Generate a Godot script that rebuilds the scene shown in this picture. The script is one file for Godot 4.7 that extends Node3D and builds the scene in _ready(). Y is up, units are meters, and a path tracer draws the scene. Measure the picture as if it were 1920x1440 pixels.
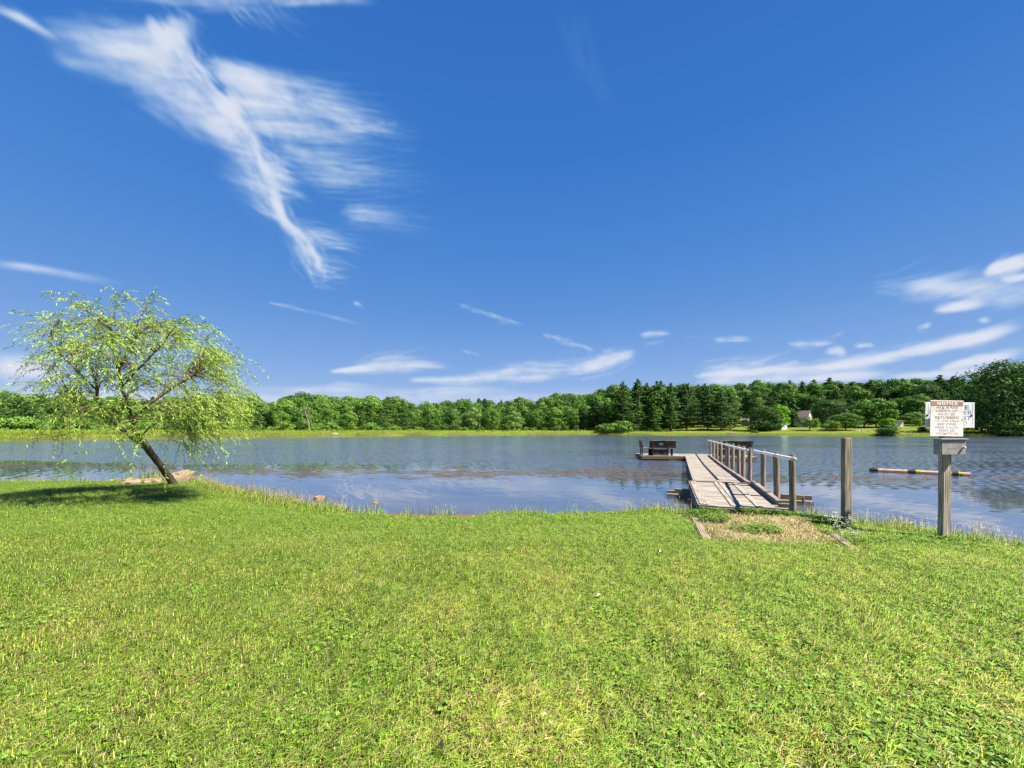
extends Node3D
# A mown lawn on the shore of a small lake: willow, fishing dock, notice post, wooded far shore.

const F := 720.0          # focal length in pixels of the 1920 x 1440 photograph
const HZ := 806.0         # row of the horizon
const EYE := 1.6
const WATER := -0.35
const EXPO := 3.0

var noise := FastNoiseLite.new()
var noise2 := FastNoiseLite.new()
var used := {}
var lake := PackedVector2Array()
var near_count := 0
var M := {}
var protos := {}

# ---------------------------------------------------------------- mesh builder
class MB:
	var v := PackedVector3Array()
	var n := PackedVector3Array()
	var c := PackedColorArray()
	var u := PackedVector2Array()
	func tri3(a: Vector3, b: Vector3, d: Vector3, na: Vector3, nb: Vector3, nd: Vector3, col: Color, ua := Vector2.ZERO, ub := Vector2.ZERO, ud := Vector2.ZERO) -> void:
		if (b - a).cross(d - a).dot(na + nb + nd) > 0.0:
			v.push_back(a); v.push_back(d); v.push_back(b)
			n.push_back(na); n.push_back(nd); n.push_back(nb)
			u.push_back(ua); u.push_back(ud); u.push_back(ub)
		else:
			v.push_back(a); v.push_back(b); v.push_back(d)
			n.push_back(na); n.push_back(nb); n.push_back(nd)
			u.push_back(ua); u.push_back(ub); u.push_back(ud)
		c.push_back(col); c.push_back(col); c.push_back(col)
	func tri(a: Vector3, b: Vector3, d: Vector3, nn: Vector3, col: Color, ua := Vector2.ZERO, ub := Vector2.ZERO, ud := Vector2.ZERO) -> void:
		tri3(a, b, d, nn, nn, nn, col, ua, ub, ud)
	func quad(a: Vector3, b: Vector3, d: Vector3, e: Vector3, nn: Vector3, col: Color, ua := Vector2.ZERO, ub := Vector2.ZERO, ud := Vector2.ZERO, ue := Vector2.ZERO) -> void:
		tri(a, b, d, nn, col, ua, ub, ud)
		tri(a, d, e, nn, col, ua, ud, ue)
	# a box with chamfered edges; grain runs along its longest side
	func box(xf: Transform3D, size: Vector3, bev := 0.006, col := Color.WHITE, shift := Vector2.ZERO) -> void:
		var h := size * 0.5
		bev = minf(bev, 0.45 * minf(h.x, minf(h.y, h.z)) * 2.0 * 0.5)
		var la := 0
		if size.y > size.x and size.y >= size.z: la = 1
		elif size.z > size.x and size.z > size.y: la = 2
		var P := func(ax: int, s: Vector3) -> Vector3:
			var q := Vector3(s.x * (h.x - bev), s.y * (h.y - bev), s.z * (h.z - bev))
			q[ax] = s[ax] * h[ax]
			return q
		var put := func(pts: Array, nn: Vector3) -> void:
			var w := []
			var t := []
			for p in pts:
				w.append(xf * p)
				var o := 0.0
				for k in 3:
					if k != la: o += p[k] * (1.0 if k != 0 else 1.0)
				t.append(Vector2(p[la], o) + shift)
			var wn: Vector3 = (xf.basis * nn).normalized()
			if pts.size() == 4: quad(w[0], w[1], w[2], w[3], wn, col, t[0], t[1], t[2], t[3])
			else: tri(w[0], w[1], w[2], wn, col, t[0], t[1], t[2])
		for ax in 3:
			var b := (ax + 1) % 3
			var d := (ax + 2) % 3
			for s in [-1.0, 1.0]:
				var pts := []
				for q in [[-1.0, -1.0], [1.0, -1.0], [1.0, 1.0], [-1.0, 1.0]]:
					var sv := Vector3.ZERO
					sv[ax] = s; sv[b] = q[0]; sv[d] = q[1]
					pts.append(P.call(ax, sv))
				var nn := Vector3.ZERO
				nn[ax] = s
				put.call(pts, nn)
			for s1 in [-1.0, 1.0]:
				for s2 in [-1.0, 1.0]:
					var pts2 := []
					for q in [[b, -1.0], [d, -1.0], [d, 1.0], [b, 1.0]]:
						var sv := Vector3.ZERO
						sv[b] = s1; sv[d] = s2; sv[ax] = q[1]
						pts2.append(P.call(q[0], sv))
					var nn2 := Vector3.ZERO
					nn2[b] = s1; nn2[d] = s2
					put.call(pts2, nn2)
		for sx in [-1.0, 1.0]:
			for sy in [-1.0, 1.0]:
				for sz in [-1.0, 1.0]:
					var sv := Vector3(sx, sy, sz)
					put.call([P.call(0, sv), P.call(1, sv), P.call(2, sv)], sv)
	func tube(pts: Array, radii: Array, sides := 8, col := Color.WHITE, dome := 0.0) -> void:
		var rings := []
		var dirs := []
		var cnt := pts.size()
		var side := Vector3.ZERO
		var along := 0.0
		for i in cnt:
			var t: Vector3 = (pts[mini(i + 1, cnt - 1)] - pts[maxi(i - 1, 0)]).normalized()
			if i == 0:
				side = t.cross(Vector3.UP if absf(t.y) < 0.9 else Vector3.RIGHT).normalized()
			else:
				side = (side - t * side.dot(t)).normalized()
				along += (pts[i] - pts[i - 1]).length()
			var up := t.cross(side)
			var ring := []
			var nr := []
			for k in sides + 1:
				var a := TAU * k / sides
				var o := side * cos(a) + up * sin(a)
				nr.append(o)
				ring.append([pts[i] + o * radii[i], Vector2(along, a / TAU * 6.283 * radii[0])])
			rings.append(ring)
			dirs.append(nr)
		for i in cnt - 1:
			for k in sides:
				var a: Array = rings[i][k]
				var b: Array = rings[i][k + 1]
				var d: Array = rings[i + 1][k + 1]
				var e: Array = rings[i + 1][k]
				tri3(a[0], b[0], d[0], dirs[i][k], dirs[i][k + 1], dirs[i + 1][k + 1], col, a[1], b[1], d[1])
				tri3(a[0], d[0], e[0], dirs[i][k], dirs[i + 1][k + 1], dirs[i + 1][k], col, a[1], d[1], e[1])
		for e in [0, cnt - 1]:
			if radii[e] < 0.004: continue
			var t: Vector3 = (pts[1] - pts[0]) if e == 0 else (pts[cnt - 1] - pts[cnt - 2])
			t = -t.normalized() if e == 0 else t.normalized()
			var tip: Vector3 = pts[e] + t * dome
			for k in sides:
				var na: Vector3 = t if dome == 0.0 else (t + dirs[e][k] * 0.6).normalized()
				var nb: Vector3 = t if dome == 0.0 else (t + dirs[e][k + 1] * 0.6).normalized()
				tri3(tip, rings[e][k][0], rings[e][k + 1][0], t, na, nb, col, Vector2.ZERO, rings[e][k][1], rings[e][k + 1][1])
	func mesh(m: Material = null) -> ArrayMesh:
		var am := ArrayMesh.new()
		var a := []
		a.resize(Mesh.ARRAY_MAX)
		a[Mesh.ARRAY_VERTEX] = v
		a[Mesh.ARRAY_NORMAL] = n
		a[Mesh.ARRAY_COLOR] = c
		a[Mesh.ARRAY_TEX_UV] = u
		am.add_surface_from_arrays(Mesh.PRIMITIVE_TRIANGLES, a)
		if m: am.surface_set_material(0, m)
		return am

# ---------------------------------------------------------------- scene helpers
func numbered(called: String) -> String:
	var k: int = used.get(called, 0)
	used[called] = k + 1
	return called if k == 0 else "%s_%03d" % [called, k]

func tag(o: Node, label := "", category := "", group := "", kind := "") -> void:
	if label: o.set_meta("label", label)
	if category: o.set_meta("category", category)
	if group: o.set_meta("group", group)
	if kind: o.set_meta("kind", kind)

func thing(called: String, label: String, category: String, at: Vector3, turn := 0.0, group := "") -> Node3D:
	var o := Node3D.new()
	o.name = numbered(called)
	add_child(o)
	o.position = at
	o.rotation.y = turn
	tag(o, label, category, group)
	return o

func part(called: String, mesh: Mesh, parent: Node, xf := Transform3D.IDENTITY, m: Material = null) -> MeshInstance3D:
	var o := MeshInstance3D.new()
	o.name = called
	o.mesh = mesh
	if m: o.material_override = m
	o.transform = xf
	parent.add_child(o, true)
	return o

func solo(called: String, mesh: Mesh, at := Vector3.ZERO, m: Material = null) -> MeshInstance3D:
	var o := MeshInstance3D.new()
	o.name = numbered(called)
	o.mesh = mesh
	if m: o.material_override = m
	add_child(o)
	o.position = at
	return o

func copy(o: Node3D) -> Node3D:
	var d: Node3D = o.duplicate()
	d.name = numbered(String(o.get_meta("base")))
	add_child(d)
	return d

func scatter(called: String, mesh: Mesh, xfs: Array, cols: Array, label: String, category: String) -> MultiMeshInstance3D:
	var mm := MultiMesh.new()
	mm.transform_format = MultiMesh.TRANSFORM_3D
	mm.use_colors = not cols.is_empty()
	mm.mesh = mesh
	mm.instance_count = xfs.size()
	for i in xfs.size():
		mm.set_instance_transform(i, xfs[i])
		if mm.use_colors: mm.set_instance_color(i, cols[i])
	var o := MultiMeshInstance3D.new()
	o.name = numbered(called)
	o.multimesh = mm
	add_child(o)
	tag(o, label, category, "", "stuff")
	return o

func ss(a: float, b: float, x: float) -> float:
	return smoothstep(a, b, x)

# a photograph pixel at a known depth -> a point
func at(px: float, py: float, d: float) -> Vector3:
	return Vector3((px - 960.0) / F * d, EYE + (HZ - py) / F * d, -d)

# a photograph pixel on the level y -> a point
func on(px: float, py: float, y: float) -> Vector3:
	return at(px, py, F * (EYE - y) / (py - HZ))

# a photograph pixel on the terrain, far shore
func far_hit(px: float, py: float) -> Vector3:
	var d := far_depth(px) + 0.5
	while d < 330.0:
		var p := at(px, py, d)
		if ground_y(p.x, d) >= p.y - 0.02: return Vector3(p.x, ground_y(p.x, d), -d)
		d += 0.5
	return at(px, py, 200.0)

# ---------------------------------------------------------------- terrain
var far_px := [-400.0, 0.0, 230.0, 480.0, 630.0, 880.0, 1100.0, 1300.0, 1500.0, 1700.0, 1900.0, 2300.0]
var far_d := [60.0, 74.0, 88.0, 106.0, 121.0, 148.0, 156.0, 150.0, 140.0, 126.0, 119.0, 108.0]

func far_depth(px: float) -> float:
	for i in far_px.size() - 1:
		if px <= far_px[i + 1]:
			return lerpf(far_d[i], far_d[i + 1], clampf((px - far_px[i]) / (far_px[i + 1] - far_px[i]), 0, 1))
	return far_d[-1]

func make_lake() -> void:
	var near := [Vector2(-95, 25), Vector2(-60, 19), Vector2(-30, 16.4), Vector2(-20, 15.0), Vector2(-15.5, 14.8), Vector2(-13.2, 14.6), Vector2(-11.6, 14.2), Vector2(-10.2, 13.2), Vector2(-8.6, 12.3), Vector2(-7.4, 11.5), Vector2(-6.2, 10.6), Vector2(-5.0, 9.95), Vector2(-3.4, 9.5), Vector2(-1.5, 9.3), Vector2(0.5, 9.25), Vector2(2.4, 9.45), Vector2(3.7, 9.6), Vector2(4.6, 9.1), Vector2(5.6, 8.75), Vector2(6.6, 8.6), Vector2(7.4, 8.3), Vector2(8.1, 7.75), Vector2(8.9, 6.7), Vector2(10.4, 5.2), Vector2(14, 2.5), Vector2(20, -2), Vector2(45, -10), Vector2(120, -5)]
	for p in near: lake.push_back(p * (0.955 if absf(p.x) < 31.0 else 1.0))
	near_count = near.size()
	lake.push_back(Vector2(190, 40))
	for i in range(far_px.size() - 1, -1, -1):
		lake.push_back(Vector2((far_px[i] - 960.0) / F * far_d[i], far_d[i]))
	lake.push_back(Vector2(-118, 42))

func seg_dist(p: Vector2, i0: int, i1: int) -> float:
	var best := 1e9
	var cnt := lake.size()
	for i in range(i0, i1):
		var a := lake[i]
		var b := lake[(i + 1) % cnt]
		var ab := b - a
		var t := clampf((p - a).dot(ab) / ab.length_squared(), 0.0, 1.0)
		best = minf(best, p.distance_squared_to(a + ab * t))
	return sqrt(best)

func near_dist(x: float, d: float) -> float: return seg_dist(Vector2(x, d), 0, near_count - 1)
func far_dist(x: float, d: float) -> float: return seg_dist(Vector2(x, d), near_count - 1, lake.size())
func in_lake(x: float, d: float) -> bool: return Geometry2D.is_point_in_polygon(Vector2(x, d), lake)

# [height, distance to shore (positive on land), far side]
func ground(x: float, d: float) -> Array:
	var wob := noise.get_noise_2d(x * 9.0, d * 9.0) * 0.16
	var nd := near_dist(x, d)
	var fd := far_dist(x, d)
	if in_lake(x, d):
		var s := minf(nd + wob, fd)
		return [WATER - 0.015 - minf(2.6, 0.11 * maxf(s, 0.0)), -minf(nd, fd), fd < nd]
	if nd < fd:
		var s := nd + wob
		var h := WATER + 0.11 * ss(-0.05, 1.3, s) + 0.24 * ss(1.0, 6.0, s)
		h += noise.get_noise_2d(x * 2.2, d * 2.2) * 0.05 * ss(1.0, 4.0, s)
		h += 0.14 * (1.0 - ss(0.5, 1.7, Vector2(x - 5.0, d - 7.7).length()))
		h += 0.1 * (1.0 - ss(1.2, 3.4, Vector2(x + 11.6, d - 12.6).length()))
		return [h, nd, false]
	var px := 960.0 + F * x / maxf(d, 20.0)
	var r := ss(1080.0, 1330.0, px)
	var left := WATER + 1.42 * ss(0.1, 4.5, fd) - 0.9 * ss(8.0, 20.0, fd) + 0.075 * maxf(0.0, fd - 45.0)
	var right := WATER + 0.35 * ss(0.0, 1.5, fd) + 0.07 * fd
	var hh := lerpf(left, minf(right, 22.0), r) + noise.get_noise_2d(x * 0.6, d * 0.6) * 0.5 * ss(4.0, 30.0, fd)
	return [minf(hh, 26.0), fd, true]

func ground_y(x: float, d: float) -> float:
	return ground(x, d)[0]

func axis(fine0: float, fine1: float, step: float, lo: float, hi: float, grow: float) -> PackedFloat32Array:
	var a: Array = []
	var x := fine0
	while x < fine1:
		a.append(x)
		x += step
	var s := step
	while x < hi:
		a.append(x)
		s = minf(s * grow, 9.0)
		x += s
	a.append(hi)
	s = step
	x = fine0 - step
	while x > lo:
		a.push_front(x)
		s = minf(s * grow, 9.0)
		x -= s
	a.push_front(lo)
	return PackedFloat32Array(a)

func make_ground() -> void:
	var xs := axis(-22.0, 14.0, 0.4, -430.0, 430.0, 1.09)
	var ds := axis(-2.0, 17.0, 0.35, -14.0, 480.0, 1.09)
	var nx := xs.size()
	var nd := ds.size()
	var v := PackedVector3Array()
	var c := PackedColorArray()
	var nrm := PackedVector3Array()
	var hs := PackedFloat32Array()
	hs.resize(nx * nd)
	for j in nd:
		for i in nx:
			var g := ground(xs[i], ds[j])
			hs[j * nx + i] = g[0]
			v.push_back(Vector3(xs[i], g[0], -ds[j]))
			var t := noise2.get_noise_2d(xs[i] * 4.0, ds[j] * 4.0)
			var col: Color
			if g[1] < 0.0:      # lake bed: mud with patches of tan silt
				col = Color(0.10, 0.088, 0.056).lerp(Color(0.185, 0.14, 0.10), clampf(0.5 + t * 1.6, 0, 1))
			elif not g[2]:
				col = Color(0.13, 0.125, 0.05).lerp(Color(0.17, 0.15, 0.075), clampf(0.5 + t, 0, 1))
				col = Color(0.24, 0.135, 0.075).lerp(col, ss(0.25, 0.7, g[1] + t * 0.3))
			else:
				var px := 960.0 + F * xs[i] / maxf(ds[j], 20.0)
				var meadow := Color(0.19, 0.28, 0.035).lerp(Color(0.26, 0.29, 0.06), clampf(0.5 + t * 1.4, 0, 1))
				var lawn := Color(0.175, 0.25, 0.04).lerp(Color(0.255, 0.265, 0.07), clampf(0.4 + t * 1.3, 0, 1))
				var rr := ss(1120, 1300, px)
				col = meadow.lerp(lawn, rr)
				col = Color(0.30, 0.24, 0.12).lerp(col, ss(-0.2, 0.3, g[1] + t * 1.0))
			c.push_back(col)
	for j in nd:
		for i in nx:
			var i0 := maxi(i - 1, 0); var i1 := mini(i + 1, nx - 1)
			var j0 := maxi(j - 1, 0); var j1 := mini(j + 1, nd - 1)
			var gx := (hs[j * nx + i1] - hs[j * nx + i0]) / (xs[i1] - xs[i0])
			var gd := (hs[j1 * nx + i] - hs[j0 * nx + i]) / (ds[j1] - ds[j0])
			nrm.push_back(Vector3(-gx, 1.0, gd).normalized())
	var idx := PackedInt32Array()
	for j in nd - 1:
		for i in nx - 1:
			var a := j * nx + i
			idx.append_array([a, a + nx, a + 1, a + 1, a + nx, a + nx + 1])
	var arr := []
	arr.resize(Mesh.ARRAY_MAX)
	arr[Mesh.ARRAY_VERTEX] = v
	arr[Mesh.ARRAY_NORMAL] = nrm
	arr[Mesh.ARRAY_COLOR] = c
	arr[Mesh.ARRAY_INDEX] = idx
	var am := ArrayMesh.new()
	am.add_surface_from_arrays(Mesh.PRIMITIVE_TRIANGLES, arr)
	var o := solo("ground", am, Vector3.ZERO, M.ground)
	tag(o, "grassy ground around the lake, with a muddy lake bed", "ground", "", "structure")

func make_water() -> void:
	var am := ArrayMesh.new()
	var xs := axis(-34.0, 34.0, 0.5, -125.0, 225.0, 1.12)
	var ds := axis(5.0, 30.0, 0.4, -13.0, 165.0, 1.10)
	var sets := []
	for k in 6: sets.append([PackedVector3Array(), PackedVector2Array()])
	var nx := xs.size()
	var uvs := PackedVector2Array()
	for j in ds.size():
		for i in nx:
			uvs.push_back(Vector2(xs[i], ds[j]) / 4.2 + Vector2(noise2.get_noise_2d(xs[i] * 1.3, ds[j] * 1.3), noise2.get_noise_2d(xs[i] * 1.3 + 500.0, ds[j] * 1.3)) * 0.4)
	for j in ds.size() - 1:
		for i in nx - 1:
			var x := (xs[i] + xs[i + 1]) * 0.5
			var d := (ds[j] + ds[j + 1]) * 0.5
			if not in_lake(x, d) and minf(near_dist(x, d), far_dist(x, d)) > 3.0 + (xs[i + 1] - xs[i]): continue
			var inside := in_lake(x, d)
			var a := near_dist(x, d) if inside else 0.0
			var b := far_dist(x, d) if inside else 0.0
			var t := noise.get_noise_2d(x * 1.4, d * 3.0)
			var r := ss(5.5, 12.0, a + t * 3.0) * (0.45 + 0.55 * ss(6.0, 46.0, b + t * 12.0)) * (0.85 + 0.55 * noise2.get_noise_2d(x * 0.7, d * 1.6))
			var lv := clampi(int(r * 6.0), 0, 5)
			var P: PackedVector3Array = sets[lv][0]
			var U: PackedVector2Array = sets[lv][1]
			var q := [Vector3(xs[i], WATER, -ds[j]), Vector3(xs[i + 1], WATER, -ds[j]), Vector3(xs[i + 1], WATER, -ds[j + 1]), Vector3(xs[i], WATER, -ds[j + 1])]
			var w := [uvs[j * nx + i], uvs[j * nx + i + 1], uvs[(j + 1) * nx + i + 1], uvs[(j + 1) * nx + i]]
			for k in [0, 2, 1, 0, 3, 2]:
				P.push_back(q[k])
				U.push_back(w[k])
			sets[lv][0] = P
			sets[lv][1] = U
	var slopes := [0.03, 0.08, 0.18, 0.4, 0.54, 0.64]
	for k in 6:
		if sets[k][0].is_empty(): continue
		var arr := []
		arr.resize(Mesh.ARRAY_MAX)
		arr[Mesh.ARRAY_VERTEX] = sets[k][0]
		var nn := PackedVector3Array()
		nn.resize(sets[k][0].size())
		nn.fill(Vector3.UP)
		arr[Mesh.ARRAY_NORMAL] = nn
		arr[Mesh.ARRAY_TEX_UV] = sets[k][1]
		am.add_surface_from_arrays(Mesh.PRIMITIVE_TRIANGLES, arr)
		var m := StandardMaterial3D.new()
		m.albedo_color = Color(0.28, 0.40, 0.56, 0.32)
		m.roughness = [0.02, 0.03, 0.06, 0.10, 0.12, 0.14][k]
		m.transparency = BaseMaterial3D.TRANSPARENCY_ALPHA
		m.metallic_specular = 0.5
		m.normal_enabled = true
		m.normal_texture = M.wave_tex
		m.normal_scale = slopes[k]
		am.surface_set_material(am.get_surface_count() - 1, m)
	var o := solo("water", am)
	tag(o, "calm lake water rippled further out from the shore", "water", "", "structure")

func wave_texture() -> ImageTexture:
	var rng := RandomNumberGenerator.new()
	rng.seed = 41
	var waves := []
	for k in 30:
		var m := Vector2i.ZERO
		while m == Vector2i.ZERO:
			var wl := 9.0 / lerpf(5.0, 26.0, pow(rng.randf(), 1.3))
			var dir := deg_to_rad(rng.randfn(65.0, 32.0))
			m = Vector2i(roundi(9.0 / wl * cos(dir)), roundi(9.0 / wl * sin(dir)))
		var len := Vector2(m).length()
		waves.append([TAU * m.x / 384.0, TAU * m.y / 384.0, rng.randf() * TAU, 0.042 * m.x / len, 0.042 * m.y / len])
	var buf := PackedFloat32Array()
	buf.resize(384 * 384 * 3)
	for j in 384:
		for i in 384:
			var sx := 0.0
			var sy := 0.0
			for w in waves:
				var k := cos(w[0] * i + w[1] * j + w[2])
				sx += k * w[3]
				sy += k * w[4]
			var nn := Vector3(-sx, -sy, 1.0).normalized()
			var o := (j * 384 + i) * 3
			buf[o] = nn.x * 0.5 + 0.5
			buf[o + 1] = nn.y * 0.5 + 0.5
			buf[o + 2] = nn.z * 0.5 + 0.5
	return ImageTexture.create_from_image(Image.create_from_data(384, 384, false, Image.FORMAT_RGBF, buf.to_byte_array()))

# ---------------------------------------------------------------- sky
const SKY_W := 3072
const SKY_H := 1536
var dens := PackedFloat32Array()

func splat(az: float, el: float, r: float, a: float) -> void:
	# az, el, r in degrees
	var cx := az / 360.0 * SKY_W
	var cy := (0.5 - el / 180.0) * SKY_H
	var ry := maxf(r * SKY_H / 180.0, 0.7)
	var rx := ry / maxf(cos(deg_to_rad(el)), 0.2)
	rx *= 1.9
	ry *= 1.9
	for y in range(int(cy - ry), int(cy + ry) + 1):
		if y < 0 or y >= SKY_H / 2: continue
		var ky := (y + 0.5 - cy) / ry
		var left := 1.0 - ky * ky
		if left <= 0.0: continue
		var row := y * SKY_W
		var ext := rx * sqrt(left)
		for x in range(int(cx - ext), int(cx + ext) + 1):
			var kx := (x + 0.5 - cx) / rx
			var m := left - kx * kx
			if m > 0.0: dens[row + posmod(x, SKY_W)] += a * m * m * m

# where a photograph pixel lies in the sky: (azimuth, elevation)
func sky_at(p: Vector2) -> Vector2:
	var x := (p.x - 960.0) / F
	var y := (HZ - p.y) / F
	return Vector2(rad_to_deg(atan(x)), rad_to_deg(atan2(y, sqrt(1.0 + x * x))))

func fibre(a: Vector2, b: Vector2, c: Vector2, w0: float, w1: float, alpha: float, photo := true) -> void:
	var L := a.distance_to(b) + b.distance_to(c)
	var step := maxf(minf(w0, w1), 2.0) * 1.1 if photo else 0.5
	var cnt := clampi(int(L / step), 4, 160)
	for i in cnt + 1:
		var t := float(i) / cnt
		var p := a.lerp(b, t).lerp(b.lerp(c, t), t)
		var w := lerpf(w0, w1, t)
		var fade := ss(0.0, 0.09, t) * (1.0 - ss(0.45, 1.0, t))
		if photo:
			var q := sky_at(p)
			splat(q.x, q.y, w / F * 57.3 * cos(deg_to_rad(q.y)), alpha * fade * L / cnt / maxf(w, 2.0))
		else:
			splat(p.x, p.y, w, alpha * fade * L / cnt / maxf(w, 0.2))

# many fibres along a line: points, half width, fibres, opacity, fibre width
func ribbon(rng: RandomNumberGenerator, pts: Array, half: Array, cnt: int, alpha: float, w: float, long := 0.35, photo := true) -> void:
	if photo:
		cnt = int(cnt * 1.25)
		w *= 0.66
	for k in cnt:
		var t := rng.randf() * (1.0 - long * 0.95)
		var off := rng.randfn(0.0, 0.55)
		var q := []
		for s in [0.0, 0.5, 1.0]:
			var tt := clampf(t + long * s * rng.randf_range(0.7, 1.0), 0.0, 1.0) * (pts.size() - 1)
			var i := mini(int(tt), pts.size() - 2)
			var p: Vector2 = pts[i].lerp(pts[i + 1], tt - i)
			var dir: Vector2 = (pts[i + 1] - pts[i]).normalized()
			var hw := lerpf(half[i], half[i + 1], tt - i)
			q.append(p + Vector2(-dir.y, dir.x) * hw * (off + rng.randfn(0.0, 0.2)))
		fibre(q[0], q[1], q[2], w * rng.randf_range(0.5, 1.4), w * rng.randf_range(0.5, 1.6), alpha * 2.6 * pow(rng.randf(), 1.9), photo)

# fibres that leave a line sideways and bend
func feathers(rng: RandomNumberGenerator, pts: Array, to0: Vector2, to1: Vector2, bend: Vector2, cnt: int, alpha: float, w: float) -> void:
	cnt = int(cnt * 1.8)
	w *= 0.55
	for k in cnt:
		var t := rng.randf() * (pts.size() - 1)
		var i := mini(int(t), pts.size() - 2)
		var p: Vector2 = pts[i].lerp(pts[i + 1], t - i) + Vector2(rng.randfn(0, 9), rng.randfn(0, 9))
		var to := to0.lerp(to1, t / (pts.size() - 1)) * rng.randf_range(0.25, 1.1)
		var end := p + to.rotated(rng.randfn(0, 0.10)) + Vector2(rng.randfn(0, 8), rng.randfn(0, 8))
		fibre(p, p + to * 0.5 + bend * rng.randf_range(0.3, 1.4), end, w * rng.randf_range(0.6, 1.6), w * rng.randf_range(0.5, 1.3), alpha * 2.6 * pow(rng.randf(), 1.7) * clampf(0.95 + 1.1 * noise2.get_noise_2d(p.x * 0.5, p.y * 0.5), 0.2, 1.8))

func make_sky() -> ImageTexture:
	dens.resize(SKY_W * SKY_H / 2)
	var rng := RandomNumberGenerator.new()
	rng.seed = 7
	var V := func(a: Array) -> Array:
		var o := []
		for i in range(0, a.size(), 2): o.append(Vector2(a[i], a[i + 1]))
		return o
	# the large cirrus
	var spine: Array = V.call([275, 30, 320, 70, 360, 130, 420, 195, 460, 240, 492, 305, 515, 370, 532, 420, 575, 455, 598, 492, 606, 535])
	ribbon(rng, spine, [40, 52, 42, 40, 36, 26, 16, 15, 24, 24, 14], 380, 0.11, 5.0, 0.14)
	ribbon(rng, spine, [10, 16, 18, 20, 12, 8, 5, 5, 9, 9, 6], 300, 0.26, 5.0, 0.08)
	ribbon(rng, V.call([300, 45, 325, 70, 350, 95]), [36, 38, 32], 110, 0.13, 8.0, 0.5)
	ribbon(rng, V.call([405, 195, 435, 200, 465, 205]), [20, 24, 16], 90, 0.15, 7.0, 0.5)
	feathers(rng, V.call([400, 120, 440, 185, 470, 240]), Vector2(330, 62), Vector2(370, 40), Vector2(10, -8), 420, 0.055, 4.6)
	feathers(rng, V.call([370, 110, 430, 160, 560, 190]), Vector2(230, 70), Vector2(260, 60), Vector2(10, -12), 220, 0.05, 5.0)
	feathers(rng, V.call([470, 230, 510, 270, 560, 300]), Vector2(330, 10), Vector2(280, 40), Vector2(0, 16), 220, 0.04, 4.2)
	feathers(rng, V.call([610, 225, 660, 235, 720, 245]), Vector2(120, 20), Vector2(60, 14), Vector2(0, -4), 70, 0.10, 3.6)
	feathers(rng, V.call([480, 270, 500, 320, 520, 360]), Vector2(90, 46), Vector2(70, 20), Vector2(6, -6), 180, 0.09, 4.2)
	feathers(rng, V.call([545, 310, 570, 330, 590, 345]), Vector2(290, 10), Vector2(250, -2), Vector2(0, 18), 120, 0.06, 3.4)
	feathers(rng, V.call([640, 385, 660, 405, 640, 410]), Vector2(180, 10), Vector2(200, 26), Vector2(0, -6), 110, 0.06, 3.4)
	feathers(rng, V.call([550, 430, 580, 440, 600, 460]), Vector2(120, 30), Vector2(110, 12), Vector2(10, -8), 90, 0.10, 3.2)
	feathers(rng, V.call([598, 470, 604, 500, 600, 530]), Vector2(90, 16), Vector2(46, 4), Vector2(4, 2), 60, 0.12, 3.2)
	feathers(rng, V.call([300, 60, 380, 150, 470, 260]), Vector2(-240, -10), Vector2(-130, -34), Vector2(-10, 8), 420, 0.042, 6.5)
	feathers(rng, V.call([430, 220, 480, 300, 530, 420]), Vector2(-110, -26), Vector2(-90, -70), Vector2(-8, 8), 360, 0.05, 6.0)
	feathers(rng, V.call([560, 470, 580, 500, 600, 530]), Vector2(-20, -40), Vector2(-24, -46), Vector2(-6, 2), 50, 0.09, 4.0)
	ribbon(rng, V.call([60, 60, 180, 80, 300, 110, 380, 170]), [26, 40, 46, 40], 130, 0.04, 8.0, 0.4)
	ribbon(rng, V.call([90, 110, 200, 130, 320, 170, 420, 215]), [12, 26, 34, 24], 130, 0.042, 6.0, 0.35)
	ribbon(rng, V.call([250, 150, 350, 210, 430, 260]), [30, 34, 30], 80, 0.07, 9.0, 0.5)
	ribbon(rng, V.call([150, -30, 330, -4, 480, 4, 620, -2, 740, 8]), [28, 24, 16, 9, 6], 150, 0.08, 5.0, 0.25)
	feathers(rng, V.call([420, 0, 470, 10, 540, 20]), Vector2(60, 60), Vector2(70, 46), Vector2(-10, 6), 60, 0.07, 4.0)
	ribbon(rng, V.call([-20, 6, 60, 46, 150, 98]), [6, 6, 4], 50, 0.07, 4.0, 0.5)
	ribbon(rng, V.call([-30, 492, 60, 500, 170, 522, 270, 541]), [6, 6, 6, 3], 50, 0.028, 5.0, 0.5)
	ribbon(rng, V.call([-30, 680, 60, 690, 150, 706]), [14, 14, 10], 60, 0.12, 8.0, 0.5)
	ribbon(rng, V.call([1040, -20, 1080, 60, 1100, 160, 1200, 270]), [30, 26, 16, 10], 40, 0.012, 10.0, 0.5)
	# trails
	ribbon(rng, V.call([500, 565, 580, 584, 700, 614]), [2, 2, 2], 40, 0.09, 2.6, 0.3)
	ribbon(rng, V.call([855, 570, 900, 584, 985, 612]), [3, 4, 4], 60, 0.16, 3.0, 0.2)
	ribbon(rng, V.call([1015, 625, 1060, 640, 1122, 661]), [3, 5, 3], 60, 0.2, 3.0, 0.2)
	ribbon(rng, V.call([862, 656, 885, 661, 912, 668]), [2, 2, 2], 20, 0.12, 2.2, 0.4)
	ribbon(rng, V.call([660, 565, 672, 572, 686, 580]), [3, 3, 3], 20, 0.16, 3.0, 0.4)
	# low clouds over the woods
	ribbon(rng, V.call([615, 698, 700, 690, 800, 684, 860, 690]), [2, 8, 12, 6], 110, 0.15, 4.6, 0.4)
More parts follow.
